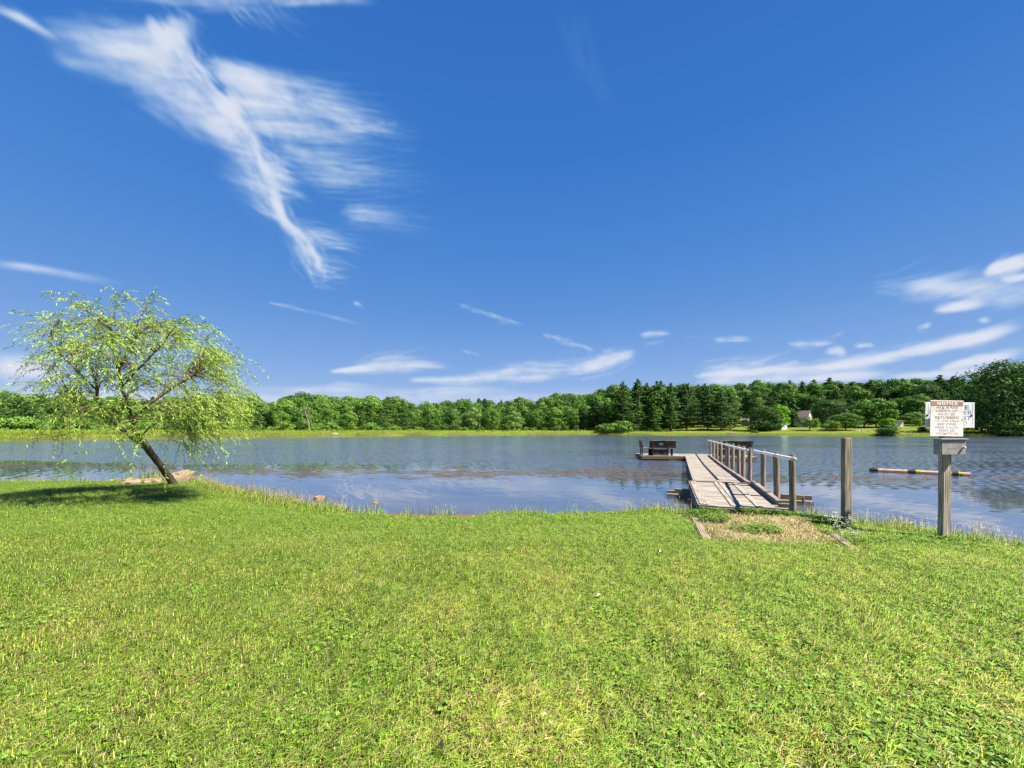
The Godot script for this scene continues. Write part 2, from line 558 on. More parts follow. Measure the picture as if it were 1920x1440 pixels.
	feathers(rng, V.call([660, 690, 700, 684, 740, 690]), Vector2(90, -26), Vector2(120, -16), Vector2(0, -6), 70, 0.11, 4.2)
	ribbon(rng, V.call([760, 712, 850, 714, 920, 706, 990, 690, 1080, 692, 1150, 678, 1205, 655]), [3, 7, 10, 12, 13, 15, 5], 300, 0.16, 4.2, 0.2)
	ribbon(rng, V.call([1090, 694, 1130, 680, 1170, 664, 1200, 656]), [6, 14, 14, 5], 120, 0.2, 5.0, 0.4)
	ribbon(rng, V.call([900, 716, 1000, 708, 1060, 710]), [5, 8, 3], 60, 0.14, 4.0, 0.4)
	feathers(rng, V.call([1080, 680, 1120, 680, 1160, 670]), Vector2(-60, -26), Vector2(-40, -24), Vector2(0, 6), 50, 0.08, 3.4)
	ribbon(rng, V.call([520, 735, 640, 728, 760, 740, 900, 728, 1010, 730]), [8, 8, 8, 10, 5], 130, 0.10, 5.0, 0.25)
	ribbon(rng, V.call([-60, 742, 300, 752, 700, 756, 1000, 748, 1400, 730]), [18, 18, 18, 16, 14], 200, 0.07, 9.0, 0.25)
	ribbon(rng, V.call([1195, 629, 1230, 626, 1266, 626]), [3.75, 6.25, 2.5], 65, 0.110, 3.2, 0.42)
	ribbon(rng, V.call([1265, 630, 1335, 634, 1350, 636]), [1.25, 1.25, 1.25], 26, 0.040, 2.2, 0.42)
	ribbon(rng, V.call([1335, 638, 1365, 636, 1420, 637]), [3.75, 5.0, 2.5], 65, 0.100, 2.8, 0.42)
	ribbon(rng, V.call([1200, 645, 1225, 642, 1255, 640]), [2.5, 3.75, 2.5], 26, 0.075, 2.6, 0.42)
	ribbon(rng, V.call([1474, 644, 1520, 646, 1575, 642]), [3.75, 6.25, 2.5], 78, 0.100, 3.0, 0.42)
	ribbon(rng, V.call([1545, 640, 1565, 630, 1592, 618]), [2.5, 3.75, 2.5], 32, 0.050, 2.8, 0.42)
	ribbon(rng, V.call([1545, 660, 1570, 658, 1592, 660]), [3.75, 8.75, 3.75], 91, 0.125, 3.6, 0.42)
	ribbon(rng, V.call([1600, 651, 1622, 646, 1642, 650]), [2.5, 5.0, 2.5], 52, 0.100, 3.0, 0.42)
	ribbon(rng, V.call([1718, 617, 1735, 612, 1748, 606]), [2.5, 5.0, 2.5], 39, 0.110, 2.8, 0.42)
	ribbon(rng, V.call([1830, 600, 1845, 599, 1862, 601]), [2.5, 5.0, 2.5], 39, 0.080, 3.0, 0.42)
	ribbon(rng, V.call([1750, 580, 1800, 575, 1870, 562]), [5.0, 7.5, 6.25], 143, 0.110, 3.6, 0.42)
	ribbon(rng, V.call([1845, 512, 1890, 498, 1960, 478]), [6.25, 12.5, 15.0], 182, 0.100, 4.4, 0.42)
	ribbon(rng, V.call([1870, 524, 1920, 518, 1980, 512]), [5.0, 6.25, 7.5], 65, 0.080, 3.6, 0.42)
	feathers(rng, V.call([1630, 538, 1720, 545, 1800, 560, 1900, 575]), Vector2(190, -34), Vector2(150, -60), Vector2(0, 6), 150, 0.05, 3.6)
	ribbon(rng, V.call([1680, 550, 1780, 540, 1880, 540, 1980, 530]), [12, 18, 26, 30], 80, 0.06, 7.0, 0.35)
	ribbon(rng, V.call([1290, 704, 1380, 700, 1480, 694, 1590, 686, 1680, 664, 1760, 648, 1840, 632, 1940, 606]), [4, 7, 8, 8, 8, 9, 9, 10], 380, 0.16, 4.0, 0.16)
	ribbon(rng, V.call([1300, 716, 1420, 712, 1560, 706, 1700, 700]), [6, 7, 8, 6], 160, 0.15, 4.6, 0.25)
	feathers(rng, V.call([1300, 700, 1360, 696, 1430, 690]), Vector2(120, -20), Vector2(130, -26), Vector2(0, 8), 110, 0.12, 3.2)
	ribbon(rng, V.call([1440, 690, 1490, 680, 1500, 674]), [3, 4, 2], 30, 0.12, 3.0, 0.4)
	ribbon(rng, V.call([1760, 692, 1830, 676, 1940, 660]), [4, 8, 10], 110, 0.16, 4.0, 0.3)
	ribbon(rng, V.call([1640, 712, 1720, 704, 1800, 700, 1940, 690]), [5, 6, 6, 6], 80, 0.12, 4.0, 0.3)
	# the same kind of thin cirrus all round, out of the frame
	for k in 46:
		var az := rng.randf_range(92.0, 268.0)
		var el := pow(rng.randf(), 1.5) * 62.0 + 3.0
		var p := Vector2(az, el)
		var dir := Vector2.from_angle(rng.randfn(0.15, 0.35)) * rng.randf_range(8.0, 26.0)
		dir.y *= 0.4
		ribbon(rng, [p - dir, p, p + dir + Vector2(0, rng.randf_range(-3, 3))], [0.4, rng.randf_range(0.7, 2.0), 0.4], 16, 0.09, 0.7, 0.4, false)
	# gradient of the air, and the clouds over it
	var stops := [[0.0, Color8(178, 201, 236)], [4.0, Color8(160, 190, 233)], [9.0, Color8(132, 172, 228)], [16.0, Color8(100, 151, 219)], [23.0, Color8(82, 138, 212)], [35.0, Color8(61, 122, 203)], [48.0, Color8(54, 112, 194)], [70.0, Color8(46, 99, 180)], [91.0, Color8(42, 92, 172)]]
	var im := Image.create(SKY_W, SKY_H, false, Image.FORMAT_RGB8)
	var rows := []
	for y in SKY_H:
		var el := (0.5 - (y + 0.5) / SKY_H) * 180.0
		var col: Color = Color8(120, 140, 110)
		if el >= 0.0:
			for i in stops.size() - 1:
				if el <= stops[i + 1][0]:
					col = stops[i][1].lerp(stops[i + 1][1], (el - stops[i][0]) / (stops[i + 1][0] - stops[i][0]))
					break
		rows.append(col)
		im.fill_rect(Rect2i(0, y, SKY_W, 1), col)
	var data := im.get_data()
	var wisp := FastNoiseLite.new()
	wisp.seed = 5
	wisp.frequency = 0.018
	wisp.fractal_octaves = 5
	var white := Color8(226, 230, 243)
	for y in SKY_H / 2:
		var col: Color = rows[y]
		var row := y * SKY_W
		for x in SKY_W:
			var q := dens[row + x]
			if q < 0.004: continue
			var wv := wisp.get_noise_2d(x * 0.35, y * 0.35) * 14.0
			q *= clampf(0.95 + 0.7 * wisp.get_noise_2d(x * 0.8 + wv, y * 1.6 + wv) + 0.35 * wisp.get_noise_2d(x * 2.6 - y, y * 4.0 + wv), 0.15, 1.8)
			var a := 0.97 * (1.0 - exp(-q * 0.29))
			var o := (row + x) * 3
			data[o] = int(255.0 * lerpf(col.r, white.r, a))
			data[o + 1] = int(255.0 * lerpf(col.g, white.g, a))
			data[o + 2] = int(255.0 * lerpf(col.b, white.b, a))
	dens.clear()
	return ImageTexture.create_from_image(Image.create_from_data(SKY_W, SKY_H, false, Image.FORMAT_RGB8, data))

# ---------------------------------------------------------------- materials
func gray_tex(w: int, h: int, gen_w: int, gen_h: int, freq: float, seed_: int, lo: float, hi: float, oct := 4) -> ImageTexture:
	var f := FastNoiseLite.new()
	f.seed = seed_
	f.frequency = freq
	f.fractal_octaves = oct
	var im := f.get_seamless_image(gen_w, gen_h)
	im.resize(w, h, Image.INTERPOLATE_CUBIC)
	im.convert(Image.FORMAT_RGB8)
	im.adjust_bcs(1.0, 1.25, 1.0)
	var data := im.get_data()
	for i in data.size():
		data[i] = int(lerpf(lo, hi, data[i] / 255.0) * 255.0)
	return ImageTexture.create_from_image(Image.create_from_data(w, h, false, Image.FORMAT_RGB8, data))

func mat(col: Color, rough := 0.9, tex: Texture2D = null, scale := Vector3.ONE, vc := true) -> StandardMaterial3D:
	var m := StandardMaterial3D.new()
	m.albedo_color = col
	m.roughness = rough
	m.metallic_specular = 0.35
	m.vertex_color_use_as_albedo = vc
	if tex:
		m.albedo_texture = tex
		m.uv1_scale = scale
	return m

func leaf_mat(back: float, rough := 0.6, spec := 0.3) -> StandardMaterial3D:
	var m := mat(Color.WHITE, rough)
	m.metallic_specular = spec
	m.cull_mode = BaseMaterial3D.CULL_DISABLED
	m.backlight_enabled = true
	m.backlight = Color.from_hsv(0.25, 0.35, back)
	return m

func make_materials() -> void:
	M.wave_tex = wave_texture()
	var grain := gray_tex(512, 512, 24, 256, 0.045, 3, 0.42, 1.0, 5)
	var blotch := gray_tex(256, 256, 256, 256, 0.02, 9, 0.6, 1.0, 5)
	var fine := gray_tex(512, 512, 512, 512, 0.06, 12, 0.55, 1.0, 4)
	M.ground = mat(Color.WHITE, 0.95, fine, Vector3(0.8, 0.8, 0.8))
	M.ground.uv1_triplanar = true
	M.ground.uv1_world_triplanar = true
	M.ground.metallic_specular = 0.1
	M.wood = mat(Color.WHITE, 0.88, grain, Vector3(0.9, 5.0, 1.0))
	M.wood.metallic_specular = 0.2
	M.wood.heightmap_enabled = true
	M.wood.heightmap_texture = grain
	M.wood.heightmap_scale = 0.25
	M.bark = mat(Color.WHITE, 0.95, blotch, Vector3(5, 9, 1))
	M.bark.heightmap_enabled = true
	M.bark.heightmap_texture = blotch
	M.bark.heightmap_scale = 1.2
	M.stone = mat(Color.WHITE, 0.92, fine, Vector3(2.2, 2.2, 2.2))
	M.stone.uv1_triplanar = true
	M.stone.heightmap_enabled = true
	M.stone.heightmap_texture = blotch
	M.stone.heightmap_scale = 0.8
	M.grass = leaf_mat(0.5, 0.55, 0.35)
	M.leaf = leaf_mat(0.55, 0.5, 0.4)
	M.tree = leaf_mat(0.5, 0.7, 0.2)
	M.trunk = mat(Color.WHITE, 0.95)
	M.paint = mat(Color.WHITE, 0.45)
	M.pvc = mat(Color.WHITE, 0.4, blotch, Vector3(1, 3, 1))
	M.metal = mat(Color.WHITE, 0.5, blotch, Vector3(2, 2, 2))
	M.metal.uv1_triplanar = true
	M.sign = mat(Color.WHITE, 0.5, gray_tex(256, 256, 256, 256, 0.012, 21, 0.86, 1.0, 5), Vector3(1.5, 1.5, 1.5))
	M.sign.uv1_triplanar = true

# ---------------------------------------------------------------- grass
func lin(r: float, g: float, b: float) -> Color:
	return Color(r, g, b)

func blade(b: MB, p: Vector3, yaw: float, lean: float, h: float, w: float, col: Color) -> void:
	var out := Vector3(cos(yaw), 0, sin(yaw))
	var side := Vector3(-sin(yaw), 0, cos(yaw)) * w * 0.5
	var mid := p + Vector3.UP * h * 0.6 + out * lean * h * 0.35
	var tip := p + Vector3.UP * h * (1.0 - lean * 0.25) + out * lean * h
	var n0 := (out * 0.45 + Vector3.UP * 0.8).normalized()
	b.tri(p - side, p + side, mid + side * 0.8, n0, col)
	b.tri(p - side, mid + side * 0.8, mid - side * 0.8, n0, col)
	b.tri(mid - side * 0.8, mid + side * 0.8, tip, n0, col)

func grass_patch(seed_: int, radius: float, cnt: int, h0: float, h1: float, w: float, straw: float, green: Color, dry: Color) -> ArrayMesh:
	var rng := RandomNumberGenerator.new()
	rng.seed = seed_
	var b := MB.new()
	for i in cnt:
		var r := radius * sqrt(rng.randf())
		if rng.randf() < ss(0.55, 1.0, r / radius): r *= 0.6
		var a := rng.randf() * TAU
		var p := Vector3(cos(a) * r, -0.01, sin(a) * r)
		var tuft := noise.get_noise_2d(p.x * 160.0 + seed_ * 31.0, p.z * 160.0)
		var dryness := rng.randf()
		var col := green * rng.randf_range(0.65, 1.35)
		col.r *= rng.randf_range(0.8, 1.35)
		if dryness < straw: col = dry * rng.randf_range(0.6, 1.15)
		col.a = 1.0
		var h := rng.randf_range(h0, h1) * (1.0 + tuft * 0.9)
		blade(b, p, rng.randf() * TAU, rng.randf_range(0.15, 1.25), maxf(h, 0.012), w * rng.randf_range(0.6, 1.3), col)
	return b.mesh(M.grass)

func weed_patch(seed_: int, radius: float, cnt: int, size: float, h: float, green: Color) -> ArrayMesh:
	# low rosettes of oval leaves
	var rng := RandomNumberGenerator.new()
	rng.seed = seed_
	var b := MB.new()
	for i in cnt:
		var r := radius * sqrt(rng.randf())
		var a := rng.randf() * TAU
		var p := Vector3(cos(a) * r, h * rng.randf_range(0.45, 1.1), sin(a) * r)
		var yaw := rng.randf() * TAU
		var out := Vector3(cos(yaw), rng.randf_range(-0.35, 0.5), sin(yaw)).normalized()
		var side := out.cross(Vector3.UP).normalized()
		side = (side + Vector3.UP * rng.randf_range(-0.4, 0.4)).normalized()
		var L := size * rng.randf_range(0.6, 1.3)
		var W := L * rng.randf_range(0.28, 0.45)
		var nn := side.cross(out).normalized()
		if nn.y < 0: nn = -nn
		var col := green * rng.randf_range(0.7, 1.3)
		col.a = 1.0
		var m1 := p + out * L * 0.35
		var m2 := p + out * L * 0.72 - Vector3.UP * L * 0.08
		var tip := p + out * L - Vector3.UP * L * 0.2
		b.tri(p, m1 + side * W, m1 - side * W, nn, col)
		b.quad(m1 + side * W, m2 + side * W * 0.8, m2 - side * W * 0.8, m1 - side * W, nn, col)
		b.tri(m2 + side * W * 0.8, m2 - side * W * 0.8, tip, nn, col)
		b.tri(p, p - Vector3.UP * p.y, p + side * 0.002, side, col)
	return b.mesh(M.leaf)

func tall_grass(seed_: int, radius: float, cnt: int, h0: float, h1: float, green: Color, heads: float, straw := 0.25) -> ArrayMesh:
	var rng := RandomNumberGenerator.new()
	rng.seed = seed_
	var b := MB.new()
	for i in cnt:
		var r := radius * sqrt(rng.randf())
		var a := rng.randf() * TAU
		var p := Vector3(cos(a) * r, -0.02, sin(a) * r)
		var h := rng.randf_range(h0, h1)
		var yaw := rng.randf() * TAU
		var col := green * rng.randf_range(0.7, 1.3)
		if rng.randf() < straw: col = lin(0.36, 0.29, 0.13) * rng.randf_range(0.6, 1.1)
		col.a = 1.0
		var lean := rng.randf_range(0.05, 0.5)
		blade(b, p, yaw, lean, h, rng.randf_range(0.003, 0.007), col)
		if rng.randf() < heads:
			var tip := p + Vector3.UP * h * (1.0 - lean * 0.25) + Vector3(cos(yaw), 0, sin(yaw)) * lean * h
			for k in 5:
				var q := tip - Vector3.UP * k * 0.016
				var o := Vector3(rng.randfn(0, 0.008), 0.012, rng.randfn(0, 0.008))
				b.tri(q, q + o, q + Vector3(o.z, 0.006, -o.x), Vector3(0.4, 0.7, 0.5).normalized(), lin(0.4, 0.3, 0.17))
	return b.mesh(M.grass)

func in_straw(x: float, d: float) -> float:
	# the worn patch at the foot of the ramp: 1 inside
	var poly := PackedVector2Array([Vector2(3.75, 8.1), Vector2(5.75, 7.35), Vector2(5.35, 6.2), Vector2(4.5, 5.85), Vector2(3.5, 6.35)])
	var q := Vector2(x, d)
	var best := 1e9
	for i in poly.size():
		best = minf(best, q.distance_to(Geometry2D.get_closest_point_to_segment(q, poly[i], poly[(i + 1) % poly.size()])))
	var s := best if Geometry2D.is_point_in_polygon(q, poly) else -best
	return ss(-0.2, 0.15, s + noise.get_noise_2d(x * 20.0, d * 20.0) * 0.3)

func under_wood(x: float, d: float) -> bool:
	for s in [[Vector2(3.98, 8.55), Vector2(3.06, 6.05), 0.12], [Vector2(5.78, 7.3), Vector2(4.85, 5.25), 0.12], [Vector2(4.9, 8.05), Vector2(6.0, 11.0), 0.78]]:
		if Vector2(x, d).distance_to(Geometry2D.get_closest_point_to_segment(Vector2(x, d), s[0], s[1])) < s[2]: return true
	return false

func surf(x: float, d: float, yaw: float, sc: Vector3, lift := 0.0) -> Transform3D:
	var y := ground_y(x, d)
	var e := 0.25
	var nn := Vector3(-(ground_y(x + e, d) - ground_y(x - e, d)), 2.0 * e, (ground_y(x, d + e) - ground_y(x, d - e))).normalized()
	var bx := Vector3(cos(yaw), 0, sin(yaw))
	var zz := bx.cross(nn).normalized()
	bx = nn.cross(zz).normalized()
	return Transform3D(Basis(bx * sc.x, nn * sc.y, zz * sc.z), Vector3(x, y + lift, -d))

func make_grass() -> void:
	var rng := RandomNumberGenerator.new()
	rng.seed = 11
	var green := lin(0.20, 0.335, 0.038)
	var dry := lin(0.5, 0.41, 0.2)
	var kinds := []
	for k in 5: kinds.append(grass_patch(100 + k, 0.42, 3000, 0.03, 0.075, 0.0040, 0.18, green, dry))
	var straw_kinds := []
	for k in 2: straw_kinds.append(grass_patch(200 + k, 0.3, 1100, 0.03, 0.09, 0.004, 0.88, green, lin(0.56, 0.455, 0.26)))
	var xf := [[], [], [], [], []]
	var cl := [[], [], [], [], []]
	var sx := [[], []]
	var d := 0.7
	while d < 16.2:
		var x := -1.5 * d - 2.2
		while x < minf(1.5 * d + 2.2, 14.0):
			var px := x + rng.randf_range(-0.15, 0.15)
			var pd := d + rng.randf_range(-0.15, 0.15)
			x += 0.3
			var g := ground(px, pd)
			var scr := 960.0 + F * px / pd
			if g[1] < 0.14 + 0.72 * ss(560.0, 640.0, scr) * (1.0 - ss(860.0, 960.0, scr)) + noise.get_noise_2d(px * 12.0, pd * 12.0) * 0.35 or g[2]: continue
			var st := in_straw(px, pd)
			if under_wood(px, pd): continue
			var tone := noise.get_noise_2d(px * 14.0, pd * 14.0) + 0.6 * noise2.get_noise_2d(px * 40.0, pd * 40.0)
			if st > 0.5 or rng.randf() < st * 1.6:
				sx[rng.randi() % 2].append(surf(px, pd, rng.randf() * TAU, Vector3.ONE * rng.randf_range(0.8, 1.2)))
				continue
			var col := Color(1, 1, 1).lerp(Color(1.42, 1.15, 1.4), clampf(tone * 1.4, 0, 1)).lerp(Color(0.85, 0.93, 0.85), clampf(-tone * 1.6, 0, 1))
			col = col.lerp(Color(0.9, 1.06, 0.9), ss(4.0, 8.0, pd) * 0.8)
			var k := rng.randi() % 5
			var tall := 1.0 + 0.3 * (1.0 - ss(0.1, 0.9, g[1])) - 0.15 * ss(0.1, 0.5, tone)
			xf[k].append(surf(px, pd, rng.randf() * TAU, Vector3(1, tall * rng.randf_range(0.8, 1.2) * (1.0 + 0.5 * noise.get_noise_2d(px * 34.0 + 70.0, pd * 34.0)), 1)))
			cl[k].append(col)
		d += 0.3
	for k in 5: scatter("lawn_grass", kinds[k], xf[k], cl[k], "short mown green lawn grass with straw-coloured blades between", "grass")
	for k in 2: scatter("dry_grass", straw_kinds[k], sx[k], [], "straw-coloured dead grass at the foot of the dock ramp", "grass")
	# broad-leaved weeds in the lawn
	var wk := []
	for k in 3: wk.append(weed_patch(300 + k, 0.2, 50, 0.022, 0.05, lin(0.13, 0.245, 0.03)))
	var wx := [[], [], []]
	var wc := [[], [], []]
	for i in 5200:
		var pd := rng.randf_range(0.9, 9.0)
		var px := rng.randf_range(-1.45 * pd - 1.0, 1.45 * pd + 1.0)
		var g := ground(px, pd)
		if g[1] < 0.4 or g[2] or under_wood(px, pd) or in_straw(px, pd) > 0.4: continue
		var mask := noise2.get_noise_2d(px * 22.0 + 90.0, pd * 22.0) + 0.5 * noise.get_noise_2d(px * 60.0, pd * 60.0) + 0.32 * ss(-0.2, 0.7, px / pd) - 0.12
		if mask < rng.randf_range(0.0, 0.45): continue
		var k := rng.randi() % 3
		wx[k].append(surf(px, pd, rng.randf() * TAU, Vector3.ONE * rng.randf_range(0.6, 1.25)))
		wc[k].append(Color(1, 1, 1) * rng.randf_range(0.75, 1.25))
	for k in 3: scatter("lawn_weeds", wk[k], wx[k], wc[k], "low broad-leaved weeds and clover growing in the lawn", "weeds")
	# taller grass at the water's edge
	var tk := [tall_grass(400, 0.28, 60, 0.14, 0.4, lin(0.18, 0.28, 0.035), 0.25, 0.2), tall_grass(401, 0.3, 12, 0.2, 0.55, lin(0.2, 0.26, 0.05), 0.6, 0.35), tall_grass(402, 0.22, 90, 0.10, 0.28, lin(0.18, 0.3, 0.03), 0.1, 0.1)]
	var tx := [[], [], []]
	for i in 2400:
		var t := rng.randf() * (near_count - 6) + 3.0
		var k0 := int(t)
		var p := lake[k0].lerp(lake[k0 + 1], t - k0)
		if p.x < -22 or p.x > 11.5: continue
		if rng.randf() > lake[k0].distance_to(lake[k0 + 1]) / 1.6: continue
		var off := Vector2(rng.randfn(0.0, 0.28), rng.randfn(-0.15, 0.3))
		p += off
		var g := ground(p.x, p.y)
		if g[1] < -0.35 or under_wood(p.x, p.y): continue
		var px := 960.0 + F * p.x / p.y
		var much := 0.06 + 0.7 * ss(330, 400, px) * (1.0 - ss(560, 720, px)) + 0.4 * ss(1130, 1250, px) * (1.0 - ss(1290, 1310, px)) + 0.5 * ss(1490, 1540, px) + 0.25 * (1.0 - ss(180, 330, px))
		if rng.randf() > much: continue
		var k := 1 if g[1] < 0.05 else (0 if rng.randf() < 0.5 else 2)
		if k == 1 and rng.randf() < 0.5: continue
		tx[k].append(surf(p.x, p.y, rng.randf() * TAU, Vector3.ONE * rng.randf_range(0.5, 1.05)))
	for k in 3: scatter("shore_grass", tk[k], tx[k], [], "taller seeding grass along the water's edge", "grass")
	# leafy plants at the foot of the ramp, and white flowers by the timber
	var lp := weed_patch(500, 0.2, 150, 0.04, 0.12, lin(0.12, 0.22, 0.025))
	var lx := []
	for i in 70:
		var t := rng.randf()
		var p := Vector2(3.98, 8.45).lerp(Vector2(6.2, 7.35), t) + Vector2(rng.randfn(0, 0.1), rng.randfn(-0.05, 0.14))
		if i > 52: p = Vector2(4.0, 8.2).lerp(Vector2(3.75, 7.3), rng.randf()) + Vector2(rng.randf() * 0.3, 0)
		if i > 62: p = Vector2(4.2, 6.75) + Vector2(rng.randfn(0, 0.16), rng.randfn(0, 0.1))
		lx.append(surf(p.x, p.y, rng.randf() * TAU, Vector3.ONE * rng.randf_range(0.55, 1.1)))
	for i in 26:
		var p := Vector2(5.4, 6.0).lerp(Vector2(8.5, 6.55), rng.randf()) + Vector2(rng.randfn(0, 0.2), rng.randfn(0, 0.25))
		lx.append(surf(p.x, p.y, rng.randf() * TAU, Vector3.ONE * rng.randf_range(0.4, 0.9)))
	scatter("leafy_weeds", lp, lx, [], "dark leafy weeds at the foot of the dock ramp and around the posts", "weeds")
	var fb := MB.new()
	var fr := RandomNumberGenerator.new()
	fr.seed = 77
	for i in 6:
		var top := Vector3(fr.randfn(0, 0.05), fr.randf_range(0.14, 0.26), fr.randfn(0, 0.05))
		fb.tube([Vector3(top.x * 0.4, 0, top.z * 0.4), top], [0.0025, 0.0015], 4, lin(0.1, 0.2, 0.04))
		for j in 9:
			var q := top + Vector3(fr.randfn(0, 0.013), fr.randfn(0, 0.004), fr.randfn(0, 0.013))
			fb.quad(q + Vector3(0.006, 0, 0), q + Vector3(0, 0, 0.006), q - Vector3(0.006, 0, 0), q - Vector3(0, 0, 0.006), Vector3.UP, lin(0.75, 0.74, 0.66))
	var fx := []
	for i in 16:
		var p := Vector2(5.55, 6.75).lerp(Vector2(5.15, 5.75), fr.randf()) + Vector2(fr.randfn(0.05, 0.13), fr.randfn(0, 0.1))
		if i > 11: p = Vector2(5.9, 6.75) + Vector2(fr.randfn(0, 0.1), fr.randfn(0, 0.06))
		fx.append(surf(p.x, p.y, fr.randf() * TAU, Vector3.ONE * fr.randf_range(0.7, 1.2)))
	scatter("white_flowers", fb.mesh(M.leaf), fx, [], "small white flower heads beside the landscape timber", "flowers")

func make_lake_weeds() -> void:
	var rng := RandomNumberGenerator.new()
	rng.seed = 31
	var b := MB.new()
	for i in 26:
		var p := Vector3(rng.randfn(0, 0.1), rng.randf_range(0.002, 0.012), rng.randfn(0, 0.06))
		var a := rng.randf() * TAU
		var o := Vector3(cos(a), rng.randf_range(-0.05, 0.16), sin(a)) * rng.randf_range(0.02, 0.045)
		var s := Vector3(-sin(a), 0, cos(a)) * rng.randf_range(0.008, 0.016)
		var col := lin(0.125, 0.088, 0.066) * rng.randf_range(0.5, 1.5)
		if rng.randf() < 0.25: col = lin(0.15, 0.14, 0.05)
		col.a = 1
		b.quad(p - o, p + s, p + o, p - s, Vector3.UP, col)
	var xf := []
	for i in 26000:
		var d := rng.randf_range(12.5, 25.0)
		var px := rng.randf_range(-60, 1960)
		var x := (px - 960.0) / F * d
		var centre := lerpf(21.0, 17.6, ss(0.0, 620.0, px))
		var half := lerpf(1.6, 2.7, ss(350.0, 700.0, px))
		if px > 1290:
			centre = 15.6
			half = 0.9
		var t := noise2.get_noise_2d(x * 3.0, d * 9.0) * 0.75 + noise.get_noise_2d(x * 14.0, d * 32.0) * 0.55
		var k := 1.0 - absf(d - centre) / half
		if k < -0.55: continue
		if k * 0.7 + t * 1.25 < rng.randf_range(0.15, 0.75): continue
		if not in_lake(x, d): continue
		xf.append(Transform3D(Basis(Vector3.UP, rng.randfn(0, 0.5)).scaled(Vector3.ONE * rng.randf_range(0.6, 1.2)), Vector3(x, WATER + 0.003, -d)))
	scatter("floating_weed", b.mesh(M.leaf), xf, [], "reddish brown water weed floating in a band off the shore", "water weed")

# ---------------------------------------------------------------- trees
func leaf_quad(b: MB, p: Vector3, nn: Vector3, shade: Vector3, s: float, spin: float, col: Color) -> void:
	var a := nn.cross(Vector3.UP if absf(nn.y) < 0.9 else Vector3.RIGHT).normalized()
	var d := nn.cross(a)
	var x := a * cos(spin) + d * sin(spin)
	var y := d * cos(spin) - a * sin(spin)
	b.quad(p - x * s, p + y * s * 0.55, p + x * s, p - y * s * 0.55, shade, col)

func decid(seed_: int, h: float, w: float, bare: float, nblob: int, per: int, leaf: float, col: Color, trunk_r: float) -> Dictionary:
	var rng := RandomNumberGenerator.new()
	rng.seed = seed_
	var b := MB.new()
	var tr := MB.new()
	var blobs := []
	var cy := h * (bare + (1.0 - bare) * 0.5)
	var ry := h * (1.0 - bare) * 0.5
	for i in int(nblob * 1.35):
		var yy := rng.randf_range(-1.0, 1.0)
		var prof := sqrt(maxf(0.0, 1.0 - pow(absf(yy * 0.93 + 0.1), 2.3)))
		var a := rng.randf() * TAU
		var rr := w * 0.5 * prof * rng.randf_range(0.45, 0.95)
		var R := w * rng.randf_range(0.10, 0.22)
		blobs.append([Vector3(cos(a) * rr, cy + yy * (ry - R * 0.5), sin(a) * rr), R, rng.randf_range(0.78, 1.2)])
	tr.tube([Vector3(0, -1.2, 0), Vector3(0.05, h * bare, 0), Vector3(0.1, cy, 0.05), Vector3(0.0, cy + ry * 0.7, 0)], [trunk_r * 1.3, trunk_r, trunk_r * 0.6, trunk_r * 0.15], 7, lin(0.13, 0.10, 0.075))
	for bl in blobs:
		if rng.randf() < 0.6:
			tr.tube([Vector3(0.05, lerpf(h * bare, bl[0].y, 0.35), 0), bl[0].lerp(Vector3(0, bl[0].y, 0), 0.4), bl[0]], [trunk_r * 0.35, trunk_r * 0.22, trunk_r * 0.06], 5, lin(0.13, 0.10, 0.075))
		var R: float = bl[1]
		for i in per:
			var dir := Vector3(rng.randfn(0, 1), rng.randfn(0.25, 1), rng.randfn(0, 1)).normalized()
			var p: Vector3 = bl[0] + dir * R * Vector3(1.15, 0.8, 1.15) * (1.1 + rng.randfn(-0.1, 0.26))
			var hid := false
			for o in blobs:
				if p.distance_squared_to(o[0]) < o[1] * o[1] * 0.42:
					hid = true
					break
			if hid: continue
			var nn := (dir + Vector3(rng.randfn(0, 0.5), rng.randfn(0.25, 0.5), rng.randfn(0, 0.5))).normalized()
			var k: Color = col * (bl[2] * rng.randf_range(0.6, 1.4))
			k.a = 1
			leaf_quad(b, p, nn, (nn + dir * 0.6).normalized(), leaf * rng.randf_range(0.6, 1.3), rng.randf() * TAU, k)
	return {"trunk": tr.mesh(M.trunk), "crown": b.mesh(M.tree), "h": h, "w": w}

